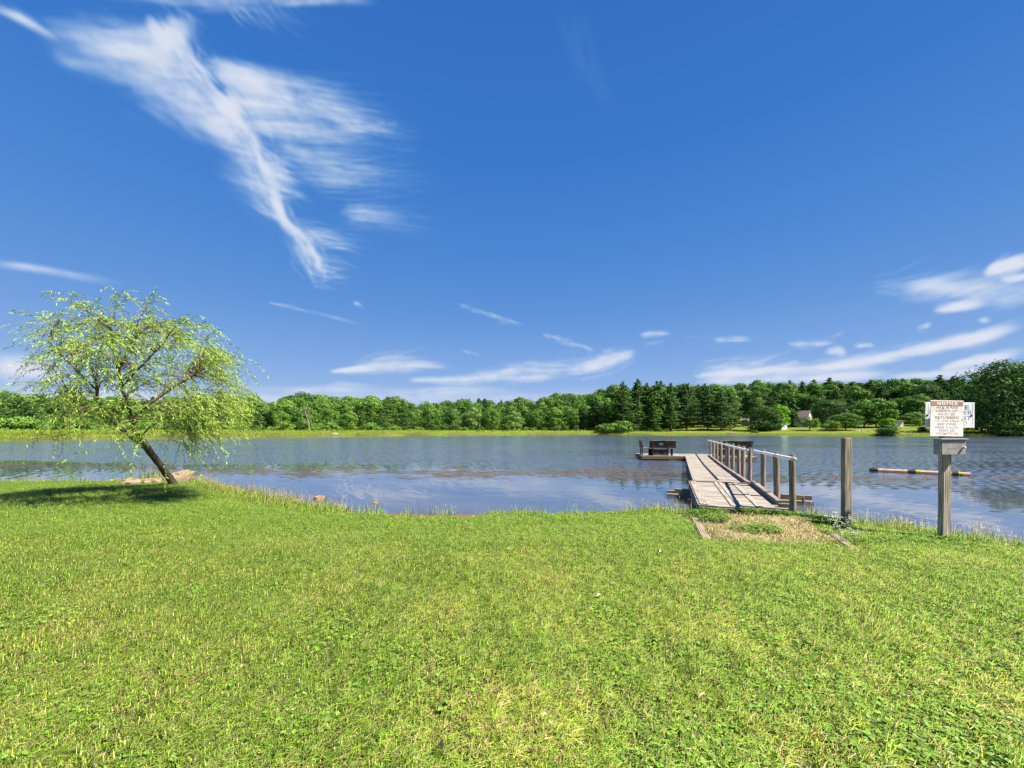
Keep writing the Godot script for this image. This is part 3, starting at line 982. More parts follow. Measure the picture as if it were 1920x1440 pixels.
func pine(seed_: int, h: float, w: float, bare: float, col: Color, round_top: float, dense: float) -> Dictionary:
	var rng := RandomNumberGenerator.new()
	rng.seed = seed_
	var b := MB.new()
	var tr := MB.new()
	tr.tube([Vector3(0, -1.2, 0), Vector3(0.1, h * 0.35, 0), Vector3(-0.05, h * 0.7, 0.1), Vector3(0, h * 0.97, 0)], [0.34, 0.27, 0.17, 0.03], 7, lin(0.12, 0.085, 0.065))
	var y := h * bare
	while y < h:
		var t := (y - h * bare) / (h * (1.0 - bare))
		var prof := pow(1.0 - t, lerpf(1.0, 0.5, round_top)) * (0.72 + 0.28 * ss(0.0, 0.25, t))
		var L := w * 0.5 * prof
		var cnt := 6 if L > 1.0 else 4
		var a0 := rng.randf() * TAU
		for k in cnt:
			var a := a0 + TAU * k / cnt + rng.randfn(0, 0.25)
			var len := maxf(L * rng.randf_range(0.45, 1.3), 0.25)
			var out := Vector3(cos(a), 0.10 + 0.35 * t, sin(a))
			var root := Vector3(0, y + rng.randfn(0, 0.2), 0)
			if len > 1.2: tr.tube([root, root + out * len * 0.8], [0.055, 0.015], 4, lin(0.12, 0.085, 0.065))
			var tone := rng.randf_range(0.7, 1.25)
			var n_puff := int((4 + 7.0 * len) * dense)
			for j in n_puff:
				var s := lerpf(0.35, 1.05, sqrt(rng.randf()))
				var pw := 0.18 + 0.24 * len * (1.1 - absf(s - 0.6))
				var c := root + out * len * s + Vector3(rng.randfn(0, pw * 0.6), rng.randfn(0.08, 0.1), rng.randfn(0, pw * 0.6))
				for m in 4:
					var dir := Vector3(rng.randfn(0, 1), rng.randfn(0.35, 0.7), rng.randfn(0, 1)).normalized()
					var k2 := col * (tone * rng.randf_range(0.7, 1.3))
					k2.a = 1
					leaf_quad(b, c + dir * 0.22, (dir + Vector3(0, 0.4, 0)).normalized(), (dir + Vector3(0, 0.7, 0) + out * 0.3).normalized(), rng.randf_range(0.16, 0.32), rng.randf() * TAU, k2)
		y += maxf(0.3, (1.15 - 0.55 * t)) * rng.randf_range(0.7, 1.2)
	return {"trunk": tr.mesh(M.trunk), "crown": b.mesh(M.tree), "h": h, "w": w}

func make_protos() -> void:
	protos.oak = decid(1, 16.0, 12.0, 0.14, 34, 210, 0.36, lin(0.081, 0.169, 0.030), 0.28)
	protos.maple = decid(2, 15.0, 9.5, 0.12, 30, 210, 0.33, lin(0.111, 0.212, 0.038), 0.24)
	protos.ash = decid(3, 17.0, 9.0, 0.16, 30, 210, 0.34, lin(0.091, 0.176, 0.041), 0.22)
	protos.dark = decid(4, 14.0, 11.0, 0.06, 34, 210, 0.32, lin(0.056, 0.113, 0.030), 0.26)
	protos.pale = decid(5, 13.0, 9.0, 0.10, 28, 210, 0.32, lin(0.137, 0.234, 0.060), 0.22)
	protos.poplar = decid(6, 18.0, 7.5, 0.12, 30, 190, 0.32, lin(0.101, 0.198, 0.038), 0.22)
	protos.bush = decid(7, 3.2, 4.4, 0.0, 20, 150, 0.2, lin(0.111, 0.212, 0.038), 0.08)
	protos.dark_bush = decid(8, 3.4, 4.2, 0.0, 20, 150, 0.2, lin(0.065, 0.131, 0.030), 0.08)
	protos.bright = decid(9, 9.0, 7.0, 0.04, 26, 210, 0.27, lin(0.143, 0.307, 0.021), 0.16)
	protos.orchard = decid(10, 4.6, 5.0, 0.24, 16, 170, 0.2, lin(0.124, 0.228, 0.043), 0.13)
	protos.grand = decid(14, 22.0, 18.0, 0.05, 60, 320, 0.36, lin(0.072, 0.147, 0.035), 0.45)
	protos.pine_tall = pine(21, 22.0, 9.0, 0.30, lin(0.068, 0.137, 0.030), 0.6, 1.0)
	protos.pine_full = pine(22, 20.0, 10.5, 0.07, lin(0.065, 0.131, 0.035), 0.7, 1.0)
	protos.pine_slim = pine(23, 21.0, 7.5, 0.22, lin(0.075, 0.154, 0.030), 0.5, 1.1)
	protos.pine_dark = pine(24, 19.0, 9.0, 0.15, lin(0.049, 0.105, 0.030), 0.75, 1.0)
	protos.cedar = pine(25, 12.0, 5.4, 0.02, lin(0.065, 0.140, 0.035), 0.35, 1.7)

var tree_words := {
	"oak": ["broad_tree", "broad mid-green deciduous tree in the woods behind the far bank"],
	"maple": ["leafy_tree", "light green rounded deciduous tree in the woods across the lake"],
	"ash": ["tall_tree", "tall olive green deciduous tree in the woods across the lake"],
	"dark": ["dark_tree", "dense dark green deciduous tree in the woods across the lake"],
	"pale": ["pale_tree", "pale yellow-green deciduous tree at the edge of the woods"],
	"poplar": ["narrow_tree", "narrow upright green deciduous tree in the woods across the lake"],
	"bush": ["shrub", "light green shrub at the foot of the far woods"],
	"dark_bush": ["dark_shrub", "dark green shrub at the foot of the far woods"],
	"pine_tall": ["tall_pine", "tall pine with a bare lower trunk in the far woods"],
	"pine_full": ["full_pine", "full pine with boughs down to the ground in the far woods"],
	"pine_slim": ["slim_pine", "slim bright green pine in the far woods"],
	"pine_dark": ["dark_pine", "dark rounded pine in the far woods"],
}

func tree(kind: String, at_: Vector3, height: float, width: float, turn: float, called := "", label := "", group := "") -> Node3D:
	var pr: Dictionary = protos[kind]
	var key := kind
	var o: Node3D
	var nm: String = called if called else tree_words[kind][0]
	o = Node3D.new()
	o.name = numbered(nm)
	add_child(o)
	part("trunk", pr.trunk, o)
	part("crown", pr.crown, o)
	o.position = at_
	o.rotation.y = turn
	var sw: float = width / pr.w
	o.scale = Vector3(sw, height / pr.h, sw)
	tag(o, label if label else tree_words[kind][1], "shrub" if kind.contains("bush") else "tree", group if group else ("shrubs along the far woods" if kind.contains("bush") else "trees of the far woods"))
	return o

var sky_px := [-200.0, 0.0, 60.0, 120.0, 200.0, 300.0, 440.0, 478.0, 505.0, 525.0, 560.0, 620.0, 690.0, 735.0, 760.0, 790.0, 830.0, 880.0, 950.0, 1000.0, 1040.0, 1090.0, 1125.0, 1160.0, 1200.0, 1250.0, 1300.0, 1350.0, 1400.0, 1450.0, 1500.0, 1550.0, 1600.0, 1640.0, 1680.0, 1730.0, 1770.0, 1830.0, 1850.0, 1880.0, 1920.0, 2100.0]
var sky_py := [735.0, 727.0, 736.0, 738.0, 742.0, 742.0, 742.0, 740.0, 758.0, 743.0, 739.0, 740.0, 742.0, 740.0, 752.0, 756.0, 750.0, 746.0, 748.0, 746.0, 738.0, 738.0, 724.0, 718.0, 711.0, 716.0, 716.0, 719.0, 718.0, 713.0, 715.0, 713.0, 712.0, 710.0, 708.0, 701.0, 708.0, 708.0, 700.0, 690.0, 684.0, 690.0]

func skyline(px: float) -> float:
	for i in sky_px.size() - 1:
		if px <= sky_px[i + 1]:
			return lerpf(sky_py[i], sky_py[i + 1], clampf((px - sky_px[i]) / (sky_px[i + 1] - sky_px[i]), 0, 1))
	return sky_py[-1]

func make_woods() -> void:
	var rng := RandomNumberGenerator.new()
	rng.seed = 2024
	var leafy := ["oak", "maple", "ash", "dark", "pale", "poplar", "oak", "maple"]
	var pines := ["pine_tall", "pine_full", "pine_slim", "pine_dark", "pine_slim"]
	# rows of single trees: [extra distance behind the shore, share of the way up to the skyline, spacing in metres]
	for row in [[17.0, 0.62, 7.5], [26.0, 0.84, 8.0], [40.0, 0.96, 8.5], [64.0, 1.0, 10.0]]:
		var px := -150.0
		while px < 2070.0:
			var right := ss(1110.0, 1150.0, px)
			var open := ss(1285.0, 1390.0, px)
			var back: float = row[0] + open * 42.0 * (1.0 - 0.35 * ss(1650.0, 1800.0, px)) - right * (1.0 - open) * 6.0 + rng.randf_range(-3.0, 3.0)
			var d: float = far_depth(px) + back
			var x := (px - 960.0) / F * d
			var gy := ground_y(x, d)
			var top := lerpf(800.0, skyline(px) + rng.randf_range(-5.0, 9.0), row[1] * rng.randf_range(0.9, 1.03))
			var h := (HZ - top) / F * d + EYE - gy
			h = clampf(h, 5.0, 27.0)
			var kind: String = leafy[rng.randi() % leafy.size()]
			if rng.randf() < lerpf(0.32, lerpf(0.75, 0.5, open), right): kind = pines[rng.randi() % pines.size()]
			if px < 480 and rng.randf() < 0.35: kind = "pine_dark"
			var pr: Dictionary = protos[kind]
			var wd: float = pr.w * h / pr.h * rng.randf_range(0.9, 1.25)
			wd = clampf(wd * (1.25 if kind.begins_with("pine") else 1.0), 4.0, 13.0)
			var gap: float = row[2] * rng.randf_range(0.5, 1.45)
			if not (row[1] < 0.7 and px > 1285.0 and px < 1400.0):
				tree(kind, Vector3(x, gy - 0.2, -d), h, wd, rng.randf() * TAU)
			px += gap * F / d
	# shrubs at the foot of the woods
	var px2 := -120.0
	while px2 < 1300.0:
		var d := far_depth(px2) + rng.randf_range(9.0, 15.0)
		var x := (px2 - 960.0) / F * d
		var kind := "bush" if rng.randf() < 0.65 else "dark_bush"
		var h := rng.randf_range(1.6, 4.2)
		if not (px2 > 1240.0): tree(kind, Vector3(x, ground_y(x, d) - 0.2, -d), h, h * rng.randf_range(1.1, 1.7), rng.randf() * TAU)
		px2 += rng.randf_range(14.0, 30.0)
	# the wood that closes the hill behind
	var packs := {"pine_dark": [], "oak": [], "ash": [], "pine_slim": []}
	var keys := packs.keys()
	for r in 5:
		var px3 := -200.0
		while px3 < 2150.0:
			var d := far_depth(px3) + 92.0 + r * 17.0 + rng.randf_range(-5, 5) + 25.0 * ss(1285.0, 1390.0, px3)
			var x := (px3 - 960.0) / F * d
			var gy := ground_y(x, d)
			var h := clampf((HZ - (skyline(px3) + rng.randf_range(0.0, 14.0))) / F * d + EYE - gy, 6.0, 24.0)
			var kind: String = keys[rng.randi() % 4]
			var s: float = h / protos[kind].h
			packs[kind].append(Transform3D(Basis(Vector3.UP, rng.randf() * TAU).scaled(Vector3(s * 1.1, s, s * 1.1)), Vector3(x, gy - 0.3, -d)))
			px3 += rng.randf_range(7.0, 11.0) * F / d
	for k in keys: scatter("distant_wood", protos[k].crown, packs[k], [], "wooded hill that closes the view behind the lake", "woods")

func feature(kind: String, px: float, base: float, top: float, wpx: float, called: String, label: String, group := "") -> void:
	var p := far_hit(px, base)
	var d := -p.z
	tree(kind, p - Vector3(0, 0.15, 0), (base - top) / F * d, wpx / F * d, px, called, label, group if group else "trees of the far shore garden")

func make_far_features() -> void:
	feature("pine_full", 1327, 807, 724, 42, "shore_pine", "full dark pine of the clump standing alone on the far grass", "pines of the clump on the far grass")
	feature("pine_full", 1352, 807.5, 730, 48, "shore_pine", "full dark pine of the clump standing alone on the far grass", "pines of the clump on the far grass")
	feature("pine_full", 1369, 806, 736, 38, "shore_pine", "full dark pine of the clump standing alone on the far grass", "pines of the clump on the far grass")
	feature("pine_full", 1232, 809, 715, 46, "bank_pine", "tall pine with low boughs beside the dry grassy slope", "pines beside the dry grassy slope")
	feature("pine_full", 1258, 808, 718, 40, "bank_pine", "tall pine with low boughs beside the dry grassy slope", "pines beside the dry grassy slope")
	feature("pine_tall", 1168, 809, 716, 44, "bare_trunk_pine", "tall pine with a bare trunk rising above bank shrubs", "bare-trunked pines above the bank")
	feature("pine_tall", 1196, 809, 711, 42, "bare_trunk_pine", "tall pine with a bare trunk rising above bank shrubs", "bare-trunked pines above the bank")
	feature("pine_tall", 1213, 809, 718, 36, "bare_trunk_pine", "tall pine with a bare trunk rising above bank shrubs", "bare-trunked pines above the bank")
	feature("bush", 1140, 812, 795, 40, "bank_shrub", "dense green shrub on the bank below the bare-trunked pines", "shrubs below the bare-trunked pines")
	feature("bush", 1165, 811, 790, 36, "bank_shrub", "dense green shrub on the bank below the bare-trunked pines", "shrubs below the bare-trunked pines")
	feature("dark", 1429, 808, 762, 50, "round_dark_tree", "round dark tree reaching the ground beside the tan shed")
	feature("dark", 1443, 807, 778, 40, "low_dark_tree", "low dark tree beneath the bright green one")
	feature("bright", 1457, 804.5, 760, 36, "bright_tree", "vivid green round tree above the small white shed")
	feature("cedar", 1486, 801, 746, 27, "cedar", "tall conical cedar beside the white house")
	feature("cedar", 1472, 800, 752, 22, "slender_cedar", "slender dark cedar behind the vivid green tree")
	feature("dark", 1551, 797.5, 752, 56, "house_shade_tree", "large dark tree just beyond the white house")
	feature("orchard", 1518, 807, 781, 30, "garden_tree", "small round tree on the lawn in front of the white house")
	feature("orchard", 1557, 808, 789, 28, "spreading_tree", "small flat-topped tree on the lawn below the white canopy")
	feature("oak", 1586, 807, 774, 44, "lawn_tree", "olive green tree with two trunks on the far lawn")
	feature("maple", 1620, 802, 752, 46, "shade_tree", "rounded shade tree on the far lawn, bare lower trunk", "shade trees on the far lawn")
	feature("maple", 1643, 801.5, 748, 50, "shade_tree", "rounded shade tree on the far lawn, bare lower trunk", "shade trees on the far lawn")
	feature("bright", 1664, 806, 784, 22, "yellow_green_bush", "yellow-green bush rising behind the dark shoreline bush")
	feature("dark_bush", 1663, 815, 798, 30, "shoreline_bush", "dark bush overhanging the water at the far lawn edge")
	feature("pale", 1702, 797.5, 776, 26, "low_tree", "low spreading light green tree beside the white garage", "low trees beside the white garage")
	feature("pale", 1718, 797.5, 773, 30, "low_tree", "low spreading light green tree beside the white garage", "low trees beside the white garage")
	feature("orchard", 1724, 801, 784, 18, "sapling", "young slender tree on the lawn behind the notice post")
	feature("dark_bush", 1730, 809, 800, 12, "clipped_bush", "small rounded dark bush on the open far lawn")
	feature("grand", 1878, 812, 684, 118, "grand_tree", "huge broad tree at the water beside the lawn")
	feature("oak", 1940, 812, 705, 80, "grand_tree_neighbour", "large tree standing against the huge broad tree")
	feature("dark", 1815, 806, 740, 50, "shaded_tree", "dark tree between the signs and the huge broad tree")
	feature("bush", 1895, 815, 789, 60, "willow_shrub", "light green wide shrub at the foot of the huge broad tree")
	feature("dark_bush", 1415, 812, 806, 14, "waterside_bush", "small dark bush by the stones at the far water line")
	# a bare dead tree at the edge of the woods
	var rng := RandomNumberGenerator.new()
	rng.seed = 5
	var p := far_hit(580, 810)
	p.z = -far_depth(580) - 8.0
	p.x = (580.0 - 960.0) / F * -p.z
	p.y = ground_y(p.x, -p.z)
	var t := thing("dead_tree", "bare grey dead tree in front of the far woods", "tree", p)
	var tr := MB.new()
	tr.tube([Vector3(0, -0.5, 0), Vector3(-0.2, 3, 0), Vector3(-1.0, 5.5, 0.2), Vector3(-1.5, 8.5, 0)], [0.22, 0.17, 0.1, 0.02], 6, lin(0.2, 0.17, 0.14))
	part("trunk", tr.mesh(M.trunk), t)
	var br := MB.new()
	for k in 16:
		var y := rng.randf_range(1.5, 8.0)
		var q := Vector3(-0.2 - maxf(0, y - 3.0) * 0.24, y, 0)
		var a := rng.randf() * TAU
		br.tube([q, q + Vector3(cos(a), 0.9, sin(a)) * rng.randf_range(0.6, 1.2), q + Vector3(cos(a) * 1.3, 1.6, sin(a) * 1.3) * rng.randf_range(0.9, 1.7)], [0.06, 0.04, 0.012], 4, lin(0.2, 0.17, 0.14))
	part("branches", br.mesh(M.trunk), t)
	# reeds and tall grass on the far bank
	var rk := [tall_grass(600, 0.9, 70, 0.3, 0.9, lin(0.22, 0.33, 0.035), 0.0, 0.05), tall_grass(601, 0.9, 50, 0.25, 0.7, lin(0.28, 0.35, 0.055), 0.0, 0.1)]
	for m in 2:
		var xs := []
		var cs := []
		for i in 2600:
			var px := rng.randf_range(-120.0, 1990.0)
			var off := absf(rng.randfn(0.0, 2.6)) + 0.1
			var d := far_depth(px) + off
			var x := (px - 960.0) / F * d
			xs.append(Transform3D(Basis(Vector3.UP, rng.randf() * TAU).scaled(Vector3(3.0, lerpf(1.0, 0.55, ss(1250, 1350, px)) * rng.randf_range(0.6, 1.2), 3.0)), Vector3(x, ground_y(x, d) - 0.02, -d)))
			cs.append(Color(1, 1, 1) * rng.randf_range(0.75, 1.15))
		scatter("bank_grass", rk[m], xs, cs, "yellow-green long grass along the far bank", "grass")

# ---------------------------------------------------------------- willow
func make_willow() -> void:
	var rng := RandomNumberGenerator.new()
	rng.seed = 15
	var base := at(327, 910, 12.2)
	base.y = ground_y(base.x, 12.2)
	var root := thing("willow_tree", "young willow leaning over the water with a slanted trunk and streaming narrow leaves", "tree", base)
	var bark := lin(0.15, 0.115, 0.085)
	var A := func(px: float, py: float, d: float) -> Vector3: return at(px, py, 12.2 - (12.2 - d) * 1.75) - base
	var limbs := [
		[[A.call(329, 916, 12.2), A.call(318, 896, 12.05), A.call(300, 872, 11.8), A.call(284, 850, 11.6), A.call(270, 833, 11.4)], [0.13, 0.105, 0.095, 0.088, 0.095]],
		[[A.call(270, 833, 11.4), A.call(252, 824, 11.3), A.call(238, 812, 11.2), A.call(222, 800, 11.1), A.call(203, 786, 10.9), A.call(193, 768, 10.8), A.call(184, 750, 10.7), A.call(178, 712, 10.5), A.call(160, 660, 10.3)], [0.085, 0.07, 0.062, 0.055, 0.05, 0.045, 0.04, 0.03, 0.015]],
		[[A.call(268, 832, 11.4), A.call(258, 812, 11.2), A.call(247, 790, 11.1), A.call(241, 765, 10.9), A.call(228, 725, 10.7), A.call(221, 695, 10.6), A.call(212, 655, 10.4), A.call(208, 610, 10.2)], [0.075, 0.062, 0.055, 0.05, 0.045, 0.04, 0.028, 0.012]],
		[[A.call(221, 695, 10.6), A.call(236, 668, 10.5), A.call(254, 640, 10.4), A.call(258, 600, 10.3)], [0.035, 0.028, 0.02, 0.01]],
		[[A.call(250, 822, 11.3), A.call(250, 802, 11.2), A.call(256, 790, 11.3)], [0.03, 0.025, 0.015]],
		[[A.call(210, 790, 10.9), A.call(170, 768, 10.6), A.call(142, 754, 10.4), A.call(132, 738, 10.3), A.call(100, 690, 10.1)], [0.035, 0.032, 0.028, 0.022, 0.01]],
		[[A.call(180, 730, 10.6), A.call(150, 700, 10.4), A.call(120, 672, 10.2), A.call(90, 640, 10.0)], [0.03, 0.024, 0.018, 0.008]],
		[[A.call(246, 788, 11.1), A.call(280, 760, 10.9), A.call(320, 730, 10.6), A.call(370, 700, 10.4)], [0.035, 0.03, 0.02, 0.01]],
		[[A.call(262, 820, 11.3), A.call(290, 795, 11.2), A.call(330, 780, 11.0), A.call(375, 785, 10.8)], [0.03, 0.026, 0.018, 0.008]],
		[[A.call(236, 812, 11.2), A.call(212, 812, 11.0), A.call(188, 813, 10.8)], [0.02, 0.014, 0.005]],
		[[A.call(145, 806, 10.6), A.call(118, 816, 10.5), A.call(96, 818, 10.4), A.call(74, 810, 10.2)], [0.012, 0.012, 0.01, 0.004]],
		[[A.call(228, 725, 10.7), A.call(262, 690, 10.3), A.call(300, 650, 10.1), A.call(330, 610, 9.9)], [0.03, 0.024, 0.016, 0.008]],
	]
	var trunk := MB.new()
	var nodes := []
	for k in limbs.size():
		var L: Array = limbs[k]
		var pts: Array = L[0]
		# smooth the line
		var sp := []
		var sr := []
		for i in pts.size() - 1:
			var p0: Vector3 = pts[maxi(i - 1, 0)]
			var p3: Vector3 = pts[mini(i + 2, pts.size() - 1)]
			for s in 4:
				var t := s / 4.0
				sp.append(pts[i].cubic_interpolate(pts[i + 1], p0, p3, t) + Vector3(rng.randfn(0, 0.006), 0, rng.randfn(0, 0.006)))
				sr.append(lerpf(L[1][i], L[1][i + 1], t) * (0.95 if k == 0 else 0.75) * rng.randf_range(0.94, 1.07))
		sp.append(pts[-1])
		sr.append(L[1][-1] * (0.95 if k == 0 else 0.75))
		trunk.tube(sp, sr, 9 if k < 3 else 6, bark * rng.randf_range(0.9, 1.15) if k != 1 else lin(0.2, 0.15, 0.12))
		if k != 0 and k != 9 and k != 10:
			for i in sp.size():
				if i > 3: nodes.append(sp[i])
	part("trunk", trunk.mesh(M.bark), root)
	var br := MB.new()
	var lf := MB.new()
	var C: Vector3 = A.call(256, 700, 10.4)
	var made := 0
	while made < 200:
		var dir := Vector3(rng.randfn(0, 1), rng.randfn(0.12, 0.8), rng.randfn(0, 1)).normalized()
		var rad := rng.randf_range(0.62, 1.0)
		var tgt := C + dir * Vector3(2.25, 1.85, 1.9) * rad
		if dir.x > 0.2 and dir.y < 0.2: tgt += Vector3(0.15, -0.2, 0)
		if tgt.y + base.y < 1.0: continue
		if 960.0 + F * (tgt.x + base.x) / -(tgt.z + base.z) < 75.0: continue
		if dir.y < -0.15 and dir.x < -0.3 and rng.randf() < 0.5: continue
		var best: Vector3 = nodes[0]
		var bd := 1e9
		for q in nodes:
			var dd: float = q.distance_to(tgt) + maxf(0.0, q.y - tgt.y + 0.2) * 1.3 + rng.randf() * 0.5
			if dd < bd:
				bd = dd
				best = q
		var up := best.lerp(tgt, 0.55) + Vector3(0, 0.12 + 0.14 * best.distance_to(tgt), 0)
		var pts := []
		var rr := []
		for s in 9:
			var t := s / 8.0
			pts.append(best.lerp(up, t).lerp(up.lerp(tgt, t), t) + Vector3(rng.randfn(0, 0.012), rng.randfn(0, 0.012), rng.randfn(0, 0.012)))
			rr.append(lerpf(0.013, 0.0025, t))
		br.tube(pts, rr, 4, lin(0.17, 0.14, 0.08) * rng.randf_range(0.8, 1.2))
		made += 1
		for w in rng.randi_range(8, 12):
			var t := rng.randf_range(0.3, 1.0) if w > 0 else 1.0
			var q: Vector3 = pts[mini(int(t * 8.0), 8)]
			var out := (q - C) * Vector3(0.3, 0.1, 0.3)
			var go := (out + Vector3(0.34, 0.1, 0.05) + Vector3(rng.randfn(0, 0.4), rng.randfn(0.05, 0.3), rng.randfn(0, 0.4))).normalized()
			var len := rng.randf_range(0.3, 0.85)
			var fall := rng.randf_range(0.35, 0.95)
			var tw := []
			var tr2 := []
			for s in 5:
				var u := s / 4.0
				tw.append(q + go * len * u - Vector3(0, fall * len * u * u, 0))
				tr2.append(lerpf(0.0032, 0.0012, u))
			br.tube(tw, tr2, 3, lin(0.24, 0.22, 0.09))
			var u2 := 0.08
			var flip := 1.0
			while u2 < 1.0:
				var p := q + go * len * u2 - Vector3(0, fall * len * u2 * u2, 0)
				var tan := (go - Vector3(0, 2.0 * fall * u2, 0)).normalized()
				var lat := tan.cross(Vector3(rng.randfn(0, 0.6), 1, rng.randfn(0, 0.6))).normalized() * flip
				var ld := (tan * 0.75 + lat * rng.randf_range(0.35, 0.8) + Vector3(0.18, -0.25, 0)).normalized()
				var L := rng.randf_range(0.06, 0.105)
				var wv := ld.cross(Vector3(rng.randfn(0, 1), rng.randfn(0, 1), rng.randfn(0, 1))).normalized() * rng.randf_range(0.006, 0.0095)
				var nn := wv.cross(ld).normalized()
				var col := lin(0.19, 0.35, 0.03).lerp(lin(0.30, 0.43, 0.07), rng.randf()) * rng.randf_range(0.65, 1.2)
				if rng.randf() < 0.3: col = lin(0.11, 0.19, 0.03)
				col.a = 1
				var tip := p + ld * L
				lf.tri(p, p + ld * L * 0.45 + wv, tip, nn, col)
				lf.tri(p, tip, p + ld * L * 0.45 - wv, nn, col)
				u2 += 0.03 / len * rng.randf_range(0.6, 1.3)
				flip = -flip
	part("branches", br.mesh(M.trunk), root)
	part("crown", lf.mesh(M.leaf), root)

# ---------------------------------------------------------------- stones
func rock_mesh(seed_: int, size: Vector3, col: Color, rough := 0.22) -> ArrayMesh:
	var f := FastNoiseLite.new()
	f.seed = seed_
	f.frequency = 0.9
	var b := MB.new()
	var P := func(i: int, j: int) -> Vector3:
		var th := PI * j / 9.0
		var ph := TAU * (i % 14) / 14.0
		var q := Vector3(sin(th) * cos(ph), cos(th), sin(th) * sin(ph))
		var k := 1.0 + f.get_noise_3d(q.x * 1.5, q.y * 1.5, q.z * 1.5) * rough * 2.2
		var s := Vector3(signf(q.x) * pow(absf(q.x), 0.7), signf(q.y) * pow(absf(q.y), 0.6), signf(q.z) * pow(absf(q.z), 0.7))
		return s * size * 0.5 * k
	for j in 9:
		for i in 14:
			var a: Vector3 = P.call(i, j)
			var c: Vector3 = P.call(i + 1, j)
			var d: Vector3 = P.call(i + 1, j + 1)
			var e: Vector3 = P.call(i, j + 1)
			for t in [[a, c, d], [a, d, e]]:
				var nn: Vector3 = (t[1] - t[0]).cross(t[2] - t[0])
				if nn.length() < 1e-7: continue
				nn = nn.normalized()
				var mid: Vector3 = t[0] + t[1] + t[2]
				if nn.dot(mid) < 0: nn = -nn
				b.tri(t[0], t[1], t[2], nn, col * (0.93 + 0.14 * absf(sin(i * 7.1 + j * 3.3 + seed_))))
	return b.mesh(M.stone)

func rock(called: String, label: String, p: Vector3, size: Vector3, col: Color, seed_: int, turn := 0.0, group := "") -> void:
	var o := solo(called, rock_mesh(seed_, size, col), p)
	o.rotation.y = turn
	tag(o, label, "rock", group)

# splits every triangle into sixteen and moves the points by noise
func rough_up(src: MB, amp: float) -> MB:
	var f := FastNoiseLite.new()
	f.seed = 6
	f.frequency = 3.0
	f.fractal_octaves = 4
	var o := MB.new()
	var push := func(p: Vector3) -> Vector3:
		return p + Vector3(f.get_noise_3dv(p), f.get_noise_3dv(p + Vector3.ONE * 9.0), f.get_noise_3dv(p - Vector3.ONE * 7.0)) * amp * 2.0
	for i in range(0, src.v.size(), 3):
		var A := src.v[i]
		var B := src.v[i + 1]
		var C := src.v[i + 2]
		for r in 4:
			for k in 4 - r:
				var cells := [[Vector2i(k, r), Vector2i(k + 1, r), Vector2i(k, r + 1)]]
				if k < 3 - r: cells.append([Vector2i(k + 1, r), Vector2i(k + 1, r + 1), Vector2i(k, r + 1)])
				for t in cells:
					var q := []
					for w in t: q.append(push.call(A + (B - A) * w.x / 4.0 + (C - A) * w.y / 4.0))
					var nn: Vector3 = (q[1] - q[0]).cross(q[2] - q[0]).normalized()
					if nn.dot(src.n[i]) < 0: nn = -nn
					o.tri(q[0], q[1], q[2], nn, src.c[i] * (0.9 + 0.25 * f.get_noise_3dv(q[0] * 2.0)))
	return o

